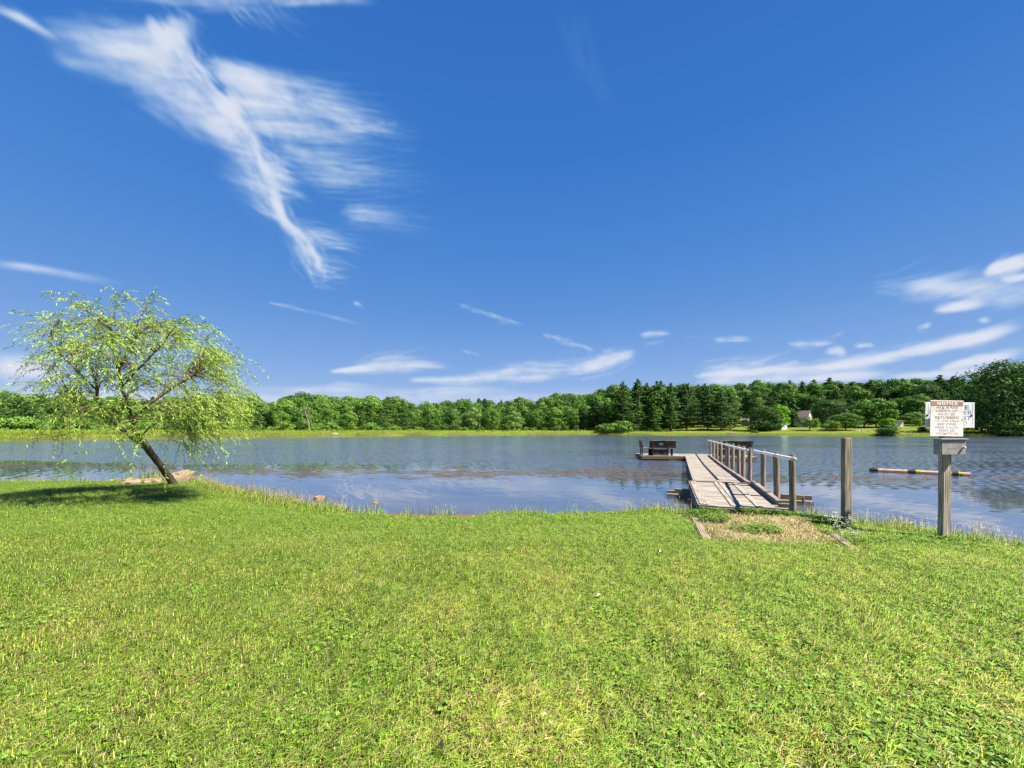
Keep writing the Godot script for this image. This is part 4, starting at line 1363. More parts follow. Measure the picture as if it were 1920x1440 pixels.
func make_stones() -> void:
	var tan_ := lin(0.36, 0.27, 0.18)
	# the split boulder behind the willow's foot: a slab with a sloping top
	var p := at(334, 897, 13.3)
	var base := Vector3(p.x, ground_y(p.x, 13.3) - 0.1, -13.3)
	var t := thing("boulder", "large tan boulder with a flat sloping split top beside the willow foot", "rock", base)
	var lo := [Vector3(-0.52, 0, 0.35), Vector3(-0.15, 0, 0.5), Vector3(0.3, 0, 0.46), Vector3(0.58, 0, 0.15), Vector3(0.55, 0, -0.35), Vector3(-0.1, 0, -0.45), Vector3(-0.5, 0, -0.3)]
	var hi := [Vector3(-0.48, 0.40, 0.30), Vector3(-0.16, 0.36, 0.46), Vector3(0.24, 0.36, 0.42), Vector3(0.50, 0.46, 0.16), Vector3(0.54, 0.62, -0.28), Vector3(0.0, 0.70, -0.38), Vector3(-0.40, 0.58, -0.26)]
	var b := MB.new()
	var rng := RandomNumberGenerator.new()
	rng.seed = 8
	for i in 7:
		var j := (i + 1) % 7
		var a0: Vector3 = lo[i]; var a1: Vector3 = lo[j]; var b0: Vector3 = hi[i]; var b1: Vector3 = hi[j]
		var m0: Vector3 = a0.lerp(b0, 0.5) * Vector3(1.06, 1, 1.06)
		var m1: Vector3 = a1.lerp(b1, 0.5) * Vector3(1.06, 1, 1.06)
		for q in [[a0, a1, m1, m0], [m0, m1, b1, b0]]:
			var nn: Vector3 = (q[1] - q[0]).cross(q[2] - q[0]).normalized()
			if nn.dot(q[0] + q[2] - Vector3(0, 0.5, 0)) < 0: nn = -nn
			b.quad(q[0], q[1], q[2], q[3], nn, lin(0.27, 0.21, 0.145) * rng.randf_range(0.85, 1.1))
	var mid := Vector3(0.02, 0.47, 0.02)
	for i in 7:
		var q0: Vector3 = hi[i]
		var q1: Vector3 = hi[(i + 1) % 7]
		var nn := (q1 - q0).cross(mid - q0).normalized()
		if nn.y < 0: nn = -nn
		b.tri(q0, q1, mid, nn, lin(0.44, 0.33, 0.22) * rng.randf_range(0.93, 1.06))
	part("block", rough_up(b, 0.05).mesh(M.stone), t)
	t.scale = Vector3(0.72, 0.72, 0.72)
	var row := [[213, 902, 0.42], [238, 900, 0.5], [268, 901, 0.62], [240, 910, 0.34], [262, 912, 0.4], [282, 909, 0.36], [300, 907, 0.42], [250, 916, 0.42], [276, 915, 0.3], [234, 917, 0.26], [307, 898, 0.5], [378, 905, 0.5], [395, 907, 0.3], [294, 913, 0.3]]
	var k := 0
	for r in row:
		k += 1
		var q := on(r[0], r[1], -0.26)
		rock("shore_stone", "flat tan stone among the rocks at the willow's foot", Vector3(q.x, ground_y(q.x, -q.z) + 0.05, q.z), Vector3(r[2], r[2] * 0.42, r[2] * 0.7), lin(0.38, 0.29, 0.2) * (0.8 + 0.07 * (k % 5)), 40 + k, k * 1.3, "stones at the willow's foot")
	var wet := [["larger_water_stone", "larger brown stone standing in shallow water off the lawn", 599, 936.5, 0.32, 0.17], ["pale_water_stone", "small pale tan stone in the shallows near the larger brown one", 549, 933, 0.17, 0.1], ["lone_water_stone", "lone flat stone in the shallows in front of the mown lawn", 704, 943.5, 0.18, 0.07], ["rusty_water_stone", "small rust-coloured stone in the water beyond the willow boulder", 424, 912.5, 0.22, 0.09], ["edge_stone", "small tan stone at the very edge of the grass", 591, 946, 0.1, 0.06]]
	for w in wet:
		k += 1
		var q := on(w[2], w[3], WATER)
		rock(w[0], w[1], Vector3(q.x, WATER + w[5] * 0.12, q.z), Vector3(w[4], w[5], w[4] * 0.6), lin(0.36, 0.24, 0.15), 70 + k, 0.3 * k)
	# pebbles on the bare strip of shore
	for i in 14:
		k += 1
		var px := 640.0 + i * 21.0 + rng.randf_range(-8, 8)
		var q := on(px, 955.5 + rng.randf_range(-1.5, 1.0), WATER + 0.02)
		var s := rng.randf_range(0.03, 0.08)
		rock("pebble", "pebble on the bare strip of earth at the water line", Vector3(q.x, ground_y(q.x, -q.z) + s * 0.15, q.z), Vector3(s, s * 0.6, s * 0.8), lin(0.4, 0.3, 0.22) * rng.randf_range(0.7, 1.1), 90 + k, 0, "pebbles on the shore")
	# far shore
	var q := far_hit(629, 816.5)
	rock("white_boulder", "whitish boulder on the water line of the long grassy bank", Vector3(q.x, WATER + 0.35, q.z + 0.5), Vector3(1.9, 1.3, 1.3), lin(0.6, 0.55, 0.5), 130)
	for r in [[1605, 809], [1611, 808.4], [1616, 807.6], [1629, 809], [1654, 809], [1676, 809], [1692, 809.2], [1702, 809], [1706, 809.4]]:
		k += 1
		var g := far_hit(r[0], r[1])
		rock("lawn_stone", "white stone lying on the lawn across the lake", g + Vector3(0, 0.08, 0), Vector3(rng.randf_range(0.7, 1.0), 0.4, 0.5), lin(0.72, 0.7, 0.66), 150 + k, k, "white stones on the far lawn")
	for r in [[1366, 812], [1371, 811.2], [1376, 812]]:
		k += 1
		var g := far_hit(r[0], r[1] + 1.0)
		rock("bank_stone", "pinkish stone in the little heap at the far water line", g + Vector3(0, 0.1, 0), Vector3(1.2, 0.6, 0.9), lin(0.5, 0.38, 0.32), 170 + k, k, "stone heap at the far water line")
	# a bent rusty wire leaning from the boulder into the water
	var wp := at(362, 887, 13.1)
	var wire := solo("bent_wire", null, wp)
	var wm := MB.new()
	wm.tube([Vector3.ZERO, at(380, 889, 13.1) - wp, at(394, 896, 13.0) - wp, at(402, 908, 12.9) - wp], [0.007, 0.007, 0.007, 0.007], 5, lin(0.2, 0.1, 0.07))
	wm.tube([Vector3.ZERO, at(384, 888, 13.1) - wp, at(406, 893, 13.0) - wp], [0.006, 0.006, 0.005], 5, lin(0.2, 0.1, 0.07))
	wire.mesh = wm.mesh(M.trunk)
	tag(wire, "bent rusty wire reaching from the tan boulder into the water", "wire")
	# the green clump behind the trunk
	var cp := at(290, 897, 13.4)
	var clump := thing("grass_clump", "bright green grassy clump behind the willow trunk", "plant", Vector3(cp.x, ground_y(cp.x, 13.4), -13.4))
	part("blades", tall_grass(640, 0.42, 520, 0.25, 0.62, lin(0.16, 0.24, 0.03), 0.05), clump)

# ---------------------------------------------------------------- dock
func plank_set(size: Vector3, tones: Array) -> Array:
	var o := []
	var k := 0
	for t in tones:
		var b := MB.new()
		b.box(Transform3D.IDENTITY, size, 0.006, t, Vector2(k * 0.37, k * 0.61))
		o.append(b.mesh(M.wood))
		k += 1
	return o

func one(size: Vector3, col: Color, shift := 0.0, bev := 0.006) -> ArrayMesh:
	var b := MB.new()
	b.box(Transform3D.IDENTITY, size, bev, col, Vector2(shift, shift * 0.7))
	return b.mesh(M.wood)

func T(p: Vector3, e := Vector3.ZERO) -> Transform3D:
	return Transform3D(Basis.from_euler(e), p)

func make_dock() -> void:
	var rng := RandomNumberGenerator.new()
	rng.seed = 19
	var tones := [lin(0.49, 0.455, 0.40), lin(0.45, 0.415, 0.36), lin(0.53, 0.49, 0.435), lin(0.47, 0.435, 0.39), lin(0.42, 0.38, 0.335)]
	var edge := lin(0.42, 0.365, 0.33)
	var dark := lin(0.34, 0.30, 0.26)
	var th := deg_to_rad(23.4)
	# walkway
	var o := thing("dock_walkway", "long weathered plank walkway leading out over the lake", "dock", Vector3(6.0, 0.06, -11.0), -th)
	var L := 15.3
	var prof := func(s: float) -> float: return -0.095 * clampf(s / 7.3, 0, 1) - 0.035 * clampf((s - 7.3) / 8.0, 0, 1)
	var planks := plank_set(Vector3(1.45, 0.036, 0.139), tones)
	var s := 0.07
	while s < L:
		part("plank", planks[rng.randi() % 5], o, T(Vector3(rng.randfn(0, 0.006), prof.call(s) - 0.018 + rng.randfn(0, 0.0015), -s), Vector3(0.013 if s < 7.3 else 0.004, rng.randfn(0, 0.003), rng.randfn(0, 0.002))))
		s += 0.147
	for side in [-1.0, 1.0]:
		for seg in [[0.0, 7.28], [7.32, L]]:
			var y0: float = prof.call(seg[0])
			var y1: float = prof.call(seg[1])
			part("side_beam", one(Vector3(0.05, 0.24, seg[1] - seg[0]), dark, side), o, T(Vector3(side * 0.70, (y0 + y1) * 0.5 - 0.16, -(seg[0] + seg[1]) * 0.5), Vector3(atan2(y1 - y0, seg[1] - seg[0]), 0, 0)))
	for seg in [[0.05, 3.6], [3.64, 7.2], [7.4, 11.2], [11.25, 15.2]]:
		var y0: float = prof.call(seg[0])
		var y1: float = prof.call(seg[1])
		part("kerb_timber", one(Vector3(0.1, 0.09, seg[1] - seg[0]), edge, seg[0]), o, T(Vector3(0.67, (y0 + y1) * 0.5 + 0.046, -(seg[0] + seg[1]) * 0.5), Vector3(atan2(y1 - y0, seg[1] - seg[0]), 0, 0)))
	for k in 5:
		for side in [-1.0, 1.0]:
			var pb := MB.new()
			pb.tube([Vector3(0, -2.0, 0), Vector3(0, -0.09, 0)], [0.07, 0.07], 8, dark)
			part("pile", pb.mesh(M.wood), o, T(Vector3(side * 0.6, prof.call(1.0 + k * 3.3), -1.0 - k * 3.3)))
	# ramp
	var rl := 3.02
	var ra := atan2(1.07, 2.8)
	var rp := thing("dock_ramp", "short wide plank ramp joining the lawn to the walkway", "ramp", Vector3(4.93, -0.06, -8.2), -ra)
	var pitch := atan2(0.145, rl)
	var rplanks := plank_set(Vector3(1.72, 0.036, 0.182), tones)
	s = 0.1
	while s < rl - 0.05:
		part("plank", rplanks[rng.randi() % 5], rp, T(Vector3(rng.randfn(0, 0.006), s / rl * 0.145 - 0.018, -s), Vector3(pitch, rng.randfn(0, 0.003), 0)))
		s += 0.19
	for c in [[-0.74, 0.17], [-0.16, 0.1], [-0.045, 0.1], [0.33, 0.12]]:
		part("tread_board", one(Vector3(c[1], 0.018, rl - 0.12), tones[2] * (0.97 + c[0] * 0.08), c[0]), rp, T(Vector3(c[0], 0.0725 + 0.01, -rl * 0.5), Vector3(pitch, 0, 0)))
	part("kerb_timber", one(Vector3(0.11, 0.1, rl - 0.5), edge, 0.3), rp, T(Vector3(0.77, 0.0725 + 0.065, -rl * 0.5 - 0.2), Vector3(pitch, 0, 0)))
	part("end_block", one(Vector3(0.3, 0.07, 0.1), edge * 0.8, 0.6), rp, T(Vector3(0.86, 0.06, -0.28)))
	for side in [-1.0, 1.0]:
		part("side_beam", one(Vector3(0.05, 0.24, rl), dark, side), rp, T(Vector3(side * 0.83, -0.105, -rl * 0.5), Vector3(pitch, 0, 0)))
	part("end_riser", one(Vector3(1.7, 0.16, 0.04), edge * 0.8, 0.4), rp, T(Vector3(0, -0.115, 0.015)))
	part("flashing_strip", one(Vector3(1.78, 0.022, 0.07), lin(0.34, 0.19, 0.14), 0.1), rp, T(Vector3(0, 0.158, -rl), Vector3(0, 0, 0)))
	# floating platform
	var fl := thing("floating_platform", "floating wooden platform at the end of the walkway", "platform", Vector3(11.8, -0.07, -24.35), -deg_to_rad(9.0))
	var fpl := plank_set(Vector3(0.139, 0.036, 2.5), tones)
	var x := -3.38
	while x < 3.4:
		part("plank", fpl[rng.randi() % 5], fl, T(Vector3(x, -0.018, -1.28 + rng.randfn(0, 0.005))))
		x += 0.147
	for z in [-0.02, -2.54]:
		part("fascia_board", one(Vector3(6.9, 0.17, 0.045), lin(0.28, 0.2, 0.115), z), fl, T(Vector3(0, -0.125, z)))
	for xx in [-3.44, 3.44]:
		part("fascia_board", one(Vector3(0.045, 0.17, 2.5), lin(0.28, 0.2, 0.115), xx), fl, T(Vector3(xx, -0.125, -1.28)))
	for xx in [-2.5, 0.0, 2.5]:
		part("float_block", one(Vector3(1.6, 0.3, 2.1), lin(0.3, 0.26, 0.2), xx), fl, T(Vector3(xx, -0.2, -1.28)))
	# timbers under the ramp that stick out at both sides
	var cribs := [[on(1276, 926, -0.28), 0.75, "weathered timber crib on the side of the ramp without a handrail"], [on(1484, 936, -0.26), 0.9, "weathered timber crib under the handrail side of the ramp"]]
	for c in cribs:
		var cr := thing("timber_crib", c[1 + 1], "timber crib", Vector3(c[0].x, WATER, c[0].z), -ra)
		part("beam", one(Vector3(c[1], 0.12, 0.14), lin(0.42, 0.36, 0.25), 0.2), cr, T(Vector3(0, 0.02, 0.1)))
		part("beam", one(Vector3(c[1] * 0.75, 0.12, 0.14), lin(0.38, 0.32, 0.22), 0.5), cr, T(Vector3(0.12, 0.15, -0.05)))
		part("beam", one(Vector3(c[1] * 0.9, 0.1, 0.12), lin(0.4, 0.34, 0.24), 0.8), cr, T(Vector3(-0.03, 0.06, -0.34)))
		part("stake", one(Vector3(0.05, 0.7, 0.05), dark, 0.9), cr, T(Vector3(0.2, -0.15, 0.22)))
	# handrails: round posts in the lake bed with a white pipe
	var P0 := Vector3(6.0, 0, -11.0) + Vector3(cos(th), 0, sin(th)) * 0.86
	var P1 := P0 + Vector3(sin(th), 0, -cos(th)) * 14.9
	handrail("long white pipe handrail on ten posts beside the walkway", P0, P1, 0.99, 0.885, [1406, 1393.6, 1384.6, 1374, 1365.5, 1362, 1352, 1344.5, 1338, 1332], 1407.0, 1330.0, -1.3, rng, -th)
	var R0 := on(1484, 958, -0.05)
	var R1 := on(1431, 919, -0.05)
	R0 = Vector3(5.79, 0, -7.93)
	R1 = Vector3(6.78, 0, -10.35)
	handrail("short white pipe handrail on three posts beside the ramp", R0, R1, 1.02, 1.0, [1485, 1455, 1431], 1498.0, 1421.0, -0.5, rng, -ra)

func along_px(p0: Vector3, p1: Vector3, px: float) -> float:
	var k := (px - 960.0) / F
	return (k * -p0.z - p0.x) / ((p1.x - p0.x) - k * (-p1.z + p0.z))

func handrail(label: String, p0: Vector3, p1: Vector3, y0: float, y1: float, pxs: Array, a: float, b: float, foot: float, rng: RandomNumberGenerator, turn: float) -> void:
	var base := Vector3(p0.x, WATER, p0.z)
	var o := thing("handrail", label, "handrail", base)
	for px in pxs:
		var s := along_px(p0, p1, px)
		var q := p0.lerp(p1, s)
		var y := lerpf(y0, y1, s) + 0.07 + rng.randf_range(-0.01, 0.03)
		var r := rng.randf_range(0.056, 0.066)
		var mb := MB.new()
		var lean := Vector3(rng.randfn(0, 0.012), 0, rng.randfn(0, 0.012))
		var top := Vector3(q.x, y, q.z) - base
		var bot := Vector3(q.x, foot, q.z) - base - lean
		var tone := lin(0.46, 0.38, 0.295) * rng.randf_range(0.75, 1.15)
		mb.tube([bot, bot.lerp(top, 0.5), top - Vector3(0, 0.07, 0), top - Vector3(0, 0.03, 0), top], [r * 1.05, r, r, r * 0.9, r * 0.55], 12, tone, 0.008)
		part("post", mb.mesh(M.wood), o)
	var sa := along_px(p0, p1, a)
	var sb := along_px(p0, p1, b)
	var off := Vector3(-cos(turn), 0, sin(turn)) * 0.085
	var qa := p0.lerp(p1, sa) + Vector3(0, lerpf(y0, y1, sa), 0) - base + off
	var qb := p0.lerp(p1, sb) + Vector3(0, lerpf(y0, y1, sb), 0) - base + off
	var pipe := MB.new()
	pipe.tube([qa, qa.lerp(qb, 0.33), qa.lerp(qb, 0.66), qb], [0.035, 0.035, 0.035, 0.035], 12, lin(0.82, 0.8, 0.78))
	var pp := part("pipe", pipe.mesh(M.paint), o)
	for t in [0.0, 0.36, 1.0]:
		var c := MB.new()
		var m := qa.lerp(qb, t)
		var dir := (qb - qa).normalized()
		c.tube([m - dir * 0.05, m + dir * 0.05], [0.042, 0.042], 12, lin(0.82, 0.8, 0.78), 0.01 if t != 0.36 else 0.0)
		part("coupling", c.mesh(M.pvc), pp)

func make_bench(sign_: float, label: String, x0: float, x1: float, xs: float) -> void:
	# stands along the front edge of the platform, its back to the shore, with a second back at the outer end
	var turn := -deg_to_rad(9.0)
	var o := thing("dock_bench", label, "bench", Vector3(11.8, -0.07, -24.35) + Basis(Vector3.UP, turn) * Vector3((x0 + x1) * 0.5, 0, -0.3), turn, "benches on the floating platform")
	var mid := (x0 + x1) * 0.5
	var w := x1 - x0
	var brown := lin(0.105, 0.066, 0.05)
	for k in 3:
		part("back_slat", one(Vector3(w, 0.145, 0.035), brown * (0.9 + 0.12 * k), k * 0.3), o, T(Vector3(0, 0.575 + k * 0.152, 0.16 + k * 0.012), Vector3(0.08, 0, 0)))
	part("back_cap", one(Vector3(w + 0.04, 0.03, 0.09), lin(0.3, 0.25, 0.2), 0.2), o, T(Vector3(0, 0.967, 0.20)))
	for xx in [-w * 0.38, w * 0.18]:
		part("back_post", one(Vector3(0.07, 0.93, 0.05), brown * 0.8, xx), o, T(Vector3(xx, 0.48, 0.2), Vector3(0.05, 0, 0)))
	var reach := xs - mid
	var seat_a := minf(-w * 0.5, reach)
	var seat_b := maxf(w * 0.5, reach)
	for k in 3:
		part("seat_board", one(Vector3(seat_b - seat_a, 0.036, 0.135), lin(0.26, 0.22, 0.18), k * 0.4), o, T(Vector3((seat_a + seat_b) * 0.5, 0.45, 0.08 - k * 0.142)))
	part("front_panel", one(Vector3(w * 0.62, 0.36, 0.03), brown * 1.1, 0.7), o, T(Vector3(-w * 0.08, 0.225, 0.1)))
	part("leg", one(Vector3(0.36, 0.42, 0.06), brown * 0.7, 0.1), o, T(Vector3(-w * 0.4, 0.215, -0.12)))
	part("leg", one(Vector3(0.06, 0.42, 0.36), brown * 0.8, 0.5), o, T(Vector3(w * 0.38, 0.215, -0.12)))
	# the outer end: seat boards and back run away from the shore
	var ex := reach
	for k in 3:
		part("end_slat", one(Vector3(0.035, 0.15, 1.3), lin(0.25, 0.2, 0.17), k * 0.2), o, T(Vector3(ex + signf(reach) * (0.02 + 0.03 * k), 0.575 + k * 0.157, -0.6), Vector3(0, 0, -signf(reach) * 0.14)))
	for k in 3:
		part("end_seat_board", one(Vector3(0.135, 0.036, 1.2), lin(0.26, 0.22, 0.18), k * 0.5), o, T(Vector3(ex - signf(reach) * (0.1 + 0.142 * k), 0.449, -0.97)))
	for z in [-0.45, -1.1]:
		part("end_leg", one(Vector3(0.06, 0.9, 0.07), brown * 0.8, z), o, T(Vector3(ex + signf(reach) * 0.005, 0.45, z), Vector3(0, 0, -signf(reach) * 0.06)))
	# blue fish cut-out on the back
	var f := MB.new()
	var pts := []
	for k in 15:
		var t := k / 14.0
		pts.append([t * 0.24 - 0.14, 0.055 * sin(PI * pow(t, 0.8)) + 0.004])
	pts.append([0.14, 0.05])
	var blue := lin(0.04, 0.22, 0.42)
	for k in pts.size() - 1:
		for zz in [[0.006, Vector3.BACK], [-0.006, Vector3.FORWARD]]:
			f.quad(Vector3(pts[k][0], pts[k][1], zz[0]), Vector3(pts[k + 1][0], pts[k + 1][1], zz[0]), Vector3(pts[k + 1][0], -pts[k + 1][1], zz[0]), Vector3(pts[k][0], -pts[k][1], zz[0]), zz[1], blue if k < 9 else lin(0.12, 0.34, 0.5))
		for sg in [-1.0, 1.0]:
			f.quad(Vector3(pts[k][0], sg * pts[k][1], 0.006), Vector3(pts[k + 1][0], sg * pts[k + 1][1], 0.006), Vector3(pts[k + 1][0], sg * pts[k + 1][1], -0.006), Vector3(pts[k][0], sg * pts[k][1], -0.006), Vector3(0, sg, 0), blue)
	for fin in [[-0.02, 1.0], [0.02, -1.0]]:
		f.tri(Vector3(fin[0] - 0.04, fin[1] * 0.045, 0.004), Vector3(fin[0] + 0.05, fin[1] * 0.045, 0.004), Vector3(fin[0] + 0.03, fin[1] * 0.085, 0.004), Vector3.BACK, blue)
	part("fish_emblem", f.mesh(M.paint), o, T(Vector3(-w * 0.07, 0.76, 0.222), Vector3(0.08, 0, 0)))

# ---------------------------------------------------------------- posts and signs
var font: SystemFont

func text_mesh(s: String, bold: bool) -> TextMesh:
	var t := TextMesh.new()
	var f := SystemFont.new()
	f.font_names = PackedStringArray(["Droid Sans"])
	f.font_weight = 700 if bold else 400
	t.font = f
	t.text = s
	t.font_size = 48
	t.pixel_size = 0.01
	t.depth = 0.05
	return t

func lettering(s: String, bold: bool, p: Vector3, width: float, height: float, col: Color, parent: Node) -> void:
	var t := text_mesh(s, bold)
	var bb := t.get_aabb()
	var m := mat(col.linear_to_srgb(), 0.7, null, Vector3.ONE, false)
	var o := part("lettering", t, parent, Transform3D.IDENTITY, m)
	var k := Vector3(width / maxf(bb.size.x, 0.001), height / maxf(bb.size.y, 0.001), 0.03)
	o.scale = k
	o.position = p - Vector3((bb.position.x + bb.size.x * 0.5) * k.x, (bb.position.y + bb.size.y * 0.5) * k.y, 0)

func wood_post(size: Vector3, col: Color, seed_: int) -> ArrayMesh:
	var b := MB.new()
	b.box(Transform3D.IDENTITY, size, 0.008, col, Vector2(seed_ * 0.31, seed_ * 0.17))
	return b.mesh(M.wood)

func make_posts() -> void:
	var p := Vector3(6.27, 0, -7.2)
	p.y = ground_y(p.x, 7.2)
	var t := thing("wooden_post", "plain square weathered wooden post standing alone in the shore grass", "post", p)
	var h := 1.45 - p.y
	part("shaft", wood_post(Vector3(0.145, h + 0.3, 0.095), lin(0.45, 0.385, 0.31), 2), t, T(Vector3(0, h * 0.5 - 0.15, 0)))
	# notice post
	var d := 6.45
	var q := Vector3((1771.0 - 960.0) / F * d, 0, -d)
	q.y = ground_y(q.x, d)
	var o := thing("notice_post", "weathered post carrying a fishing notice, a second sign behind it and a grey lock box", "sign post", q)
	var top := 2.0 - q.y
	part("post", wood_post(Vector3(0.138, top + 0.3, 0.085), lin(0.56, 0.49, 0.41), 5), o, T(Vector3(0, top * 0.5 - 0.15, 0), Vector3(0, 0, -0.012)))
	var mid_y := EYE + (HZ - 784.5) / F * d - q.y
	var sx := (1775.5 - 960.0) / F * (d - 0.056) - q.x
	var sb := MB.new()
	sb.box(Transform3D.IDENTITY, Vector3(0.55, 0.595, 0.006), 0.002, lin(0.83, 0.81, 0.79))
	var sign_ := part("notice_panel", sb.mesh(M.sign), o, T(Vector3(sx, mid_y, 0.053), Vector3(0, 0, -0.016)))
	sign_.set_meta("label", "faded white fishing notice with a reddish heading band")
	var hb := MB.new()
	hb.box(Transform3D.IDENTITY, Vector3(0.53, 0.075, 0.002), 0.0005, lin(0.42, 0.225, 0.185))
	part("heading_band", hb.mesh(M.sign), sign_, T(Vector3(0, 0.245, 0.0045)))
	lettering("NOTICE", true, Vector3(0, 0.245, 0.0062), 0.338, 0.045, lin(0.82, 0.8, 0.78), sign_)
	var ink := lin(0.42, 0.29, 0.26)
	var pale := lin(0.5, 0.44, 0.42)
	var k := 0.001774
	var rows := [["ALL BASS", true, 172, 205, 23, ink], ["UNDER 20\"", false, 206, 205, 22, ink], ["MUST BE", false, 237, 155, 21, pale], ["RETURNED", true, 268, 224, 22, ink], ["TO THE LAKE", false, 299, 226, 21, pale], ["$50 FINE", true, 330, 178, 23, pale], ["FOR EACH", false, 361, 206, 20, pale], ["FISH IN", false, 390, 140, 20, pale], ["VIOLATION", false, 418, 206, 22, pale]]
	for r in rows:
		lettering(r[0], r[1], Vector3(0, (276.5 - r[2]) * k, 0.004), r[3] * k, r[4] * k * 1.0, r[5], sign_)
	# fixing bolts, scratches and dents on the panel
	for c in [[-0.14, 0.0], [0.04, 0.225], [-0.03, -0.255], [0.255, -0.02], [-0.06, 0.17]]:
		var cb := MB.new()
		cb.tube([Vector3(0, 0, 0), Vector3(0, 0, 0.006)], [0.009, 0.006], 8, lin(0.2, 0.12, 0.1), 0.002)
		part("bolt", cb.mesh(M.metal), sign_, T(Vector3(c[0], c[1], 0.003)))
	# the second sign, behind the post: only its ends show
	var d2 := d + 0.075
	var w2 := 92.0 / F * d2
	var rb := MB.new()
	rb.box(Transform3D.IDENTITY, Vector3(w2, 47.0 / F * d2, 0.006), 0.002, lin(0.78, 0.8, 0.83))
	var rear := part("rear_sign_panel", rb.mesh(M.sign), o, T(Vector3((1778.0 - 960.0) / F * d2 - q.x, EYE + (HZ - 778.0) / F * d2 - q.y, -0.075 + 0.026), Vector3(0, 0, -0.01)))
	rear.set_meta("label", "white sign with blue lettering half hidden behind the notice")
	rear.position.z = -0.052
	var blue := lin(0.12, 0.15, 0.30)
	var u := d2 / F / 1.0
	var cx := 1778.0
	var cy := 778.0
	for r in [["E", true, 1809.5, 763.5, 8.0, 8.0], ["ER", false, 1811.0, 773.5, 14.5, 7.0], ["ST", false, 1809.5, 784.0, 14.0, 7.5], ["O", false, 1806.0, 793.5, 7.0, 7.5], ["A", false, 1741.0, 773.0, 5.5, 7.0], ["T", false, 1742.0, 783.0, 4.5, 6.5]]:
		lettering(r[0], r[1], Vector3((r[2] - cx) * u, (cy - r[3]) * u, 0.0035), r[4] * u, r[5] * u, blue, rear)
	for c in [[1735.5, 779.0], [1818.0, 779.0]]:
		var cb := MB.new()
		cb.tube([Vector3.ZERO, Vector3(0, 0, 0.008)], [0.018, 0.014], 8, lin(0.08, 0.03, 0.03), 0.003)
		part("bolt", cb.mesh(M.metal), rear, T(Vector3((c[0] - cx) * u, (cy - c[1]) * u, 0.003)))
	for e in [[-w2 * 0.5 + 0.05, 0.004], [w2 * 0.5 - 0.035, 0.004]]:
		var lb := MB.new()
		lb.box(Transform3D.IDENTITY, Vector3(0.003, 47.0 / F * d2 - 0.05, 0.001), 0.0002, blue)
		part("border_line", lb.mesh(M.paint), rear, T(Vector3(e[0], 0, 0.0038)))
	# lock box
	var by := EYE + (HZ - 838.5) / F * (d - 0.155) - q.y
	var bx := (1787.5 - 960.0) / F * (d - 0.155) - q.x
	var bm := MB.new()
	bm.box(Transform3D.IDENTITY, Vector3(0.425, 0.25, 0.105), 0.004, lin(0.27, 0.265, 0.27))
	var box := part("lock_box", bm.mesh(M.sign), o, T(Vector3(bx, by, 0.1)))
	box.set_meta("label", "grey metal lock box fixed below the notice")
	var dm := MB.new()
	dm.box(Transform3D.IDENTITY, Vector3(0.395, 0.215, 0.006), 0.002, lin(0.295, 0.285, 0.29))
	part("door", dm.mesh(M.sign), box, T(Vector3(0.006, -0.012, 0.0565)))
	var lm := MB.new()
	lm.box(Transform3D.IDENTITY, Vector3(0.45, 0.014, 0.135), 0.003, lin(0.30, 0.29, 0.30))
	part("lid_edge", lm.mesh(M.sign), box, T(Vector3(0, 0.133, 0.014)))
	var pl := MB.new()
	pl.box(Transform3D.IDENTITY, Vector3(0.15, 0.05, 0.002), 0.0005, lin(0.31, 0.30, 0.30))
	part("worn_plate", pl.mesh(M.sign), box, T(Vector3(-0.02, 0.0, 0.0606)))
	var kn := MB.new()
	kn.tube([Vector3.ZERO, Vector3(0, 0, 0.02), Vector3(0, 0, 0.034)], [0.012, 0.02, 0.016], 10, lin(0.62, 0.62, 0.6), 0.004)
	part("knob", kn.mesh(M.sign), box, T(Vector3(0.155, -0.005, 0.0595)))
	# landscape timbers that edge the worn patch
	for l in [[Vector2(3.98, 8.5), Vector2(3.08, 6.1), "weathered landscape timber edging the worn patch on the lawn side"], [Vector2(5.8, 7.3), Vector2(4.9, 5.35), "weathered landscape timber edging the worn patch beside the white flowers"]]:
		var a: Vector2 = l[0]
		var b: Vector2 = l[1]
		var m: Vector2 = (a + b) * 0.5
		var gy := ground_y(m.x, m.y)
		var n := thing("landscape_timber", l[2], "timber", Vector3(m.x, gy, -m.y), atan2(b.x - a.x, -(b.y - a.y)))
		var pitch := atan2(ground_y(a.x, a.y) - ground_y(b.x, b.y), (a - b).length())
		part("beam", one(Vector3(0.14, 0.13, (a - b).length()), lin(0.42, 0.35, 0.27), a.x, 0.02), n, T(Vector3(0, -0.015, 0), Vector3(pitch, 0, 0)))
	# floating pipe boom
	var f0 := on(1631, 881.5, WATER + 0.05)
	var f1 := on(1819, 890.5, WATER + 0.05)
	var fb := thing("floating_pipe", "pale orange pipe with three dark clamps floating on the lake", "pipe", Vector3(f0.x, WATER, f0.z))
	var pm := MB.new()
	var dv := f1 - f0
	dv.y = 0
	var dir := dv.normalized()
	pm.tube([Vector3(0, 0.045, 0), dv * 0.5 + Vector3(0, 0.05, 0), dv + Vector3(0, 0.045, 0)], [0.1, 0.1, 0.1], 12, lin(0.82, 0.52, 0.32), 0.02)
	part("tube", pm.mesh(M.pvc), fb)
	for tt in [0.04, 0.45, 0.88]:
		var c: Vector3 = dv * tt + Vector3(0, 0.045, 0)
		var cm := MB.new()
		cm.tube([c - dir * 0.14, c + dir * 0.14], [0.112, 0.112], 10, lin(0.05, 0.035, 0.03))
		cm.box(Transform3D(Basis(), c + Vector3(0, 0.1, 0)), Vector3(0.03, 0.12, 0.03), 0.004, lin(0.07, 0.05, 0.04))
		part("clamp", cm.mesh(M.metal), fb)
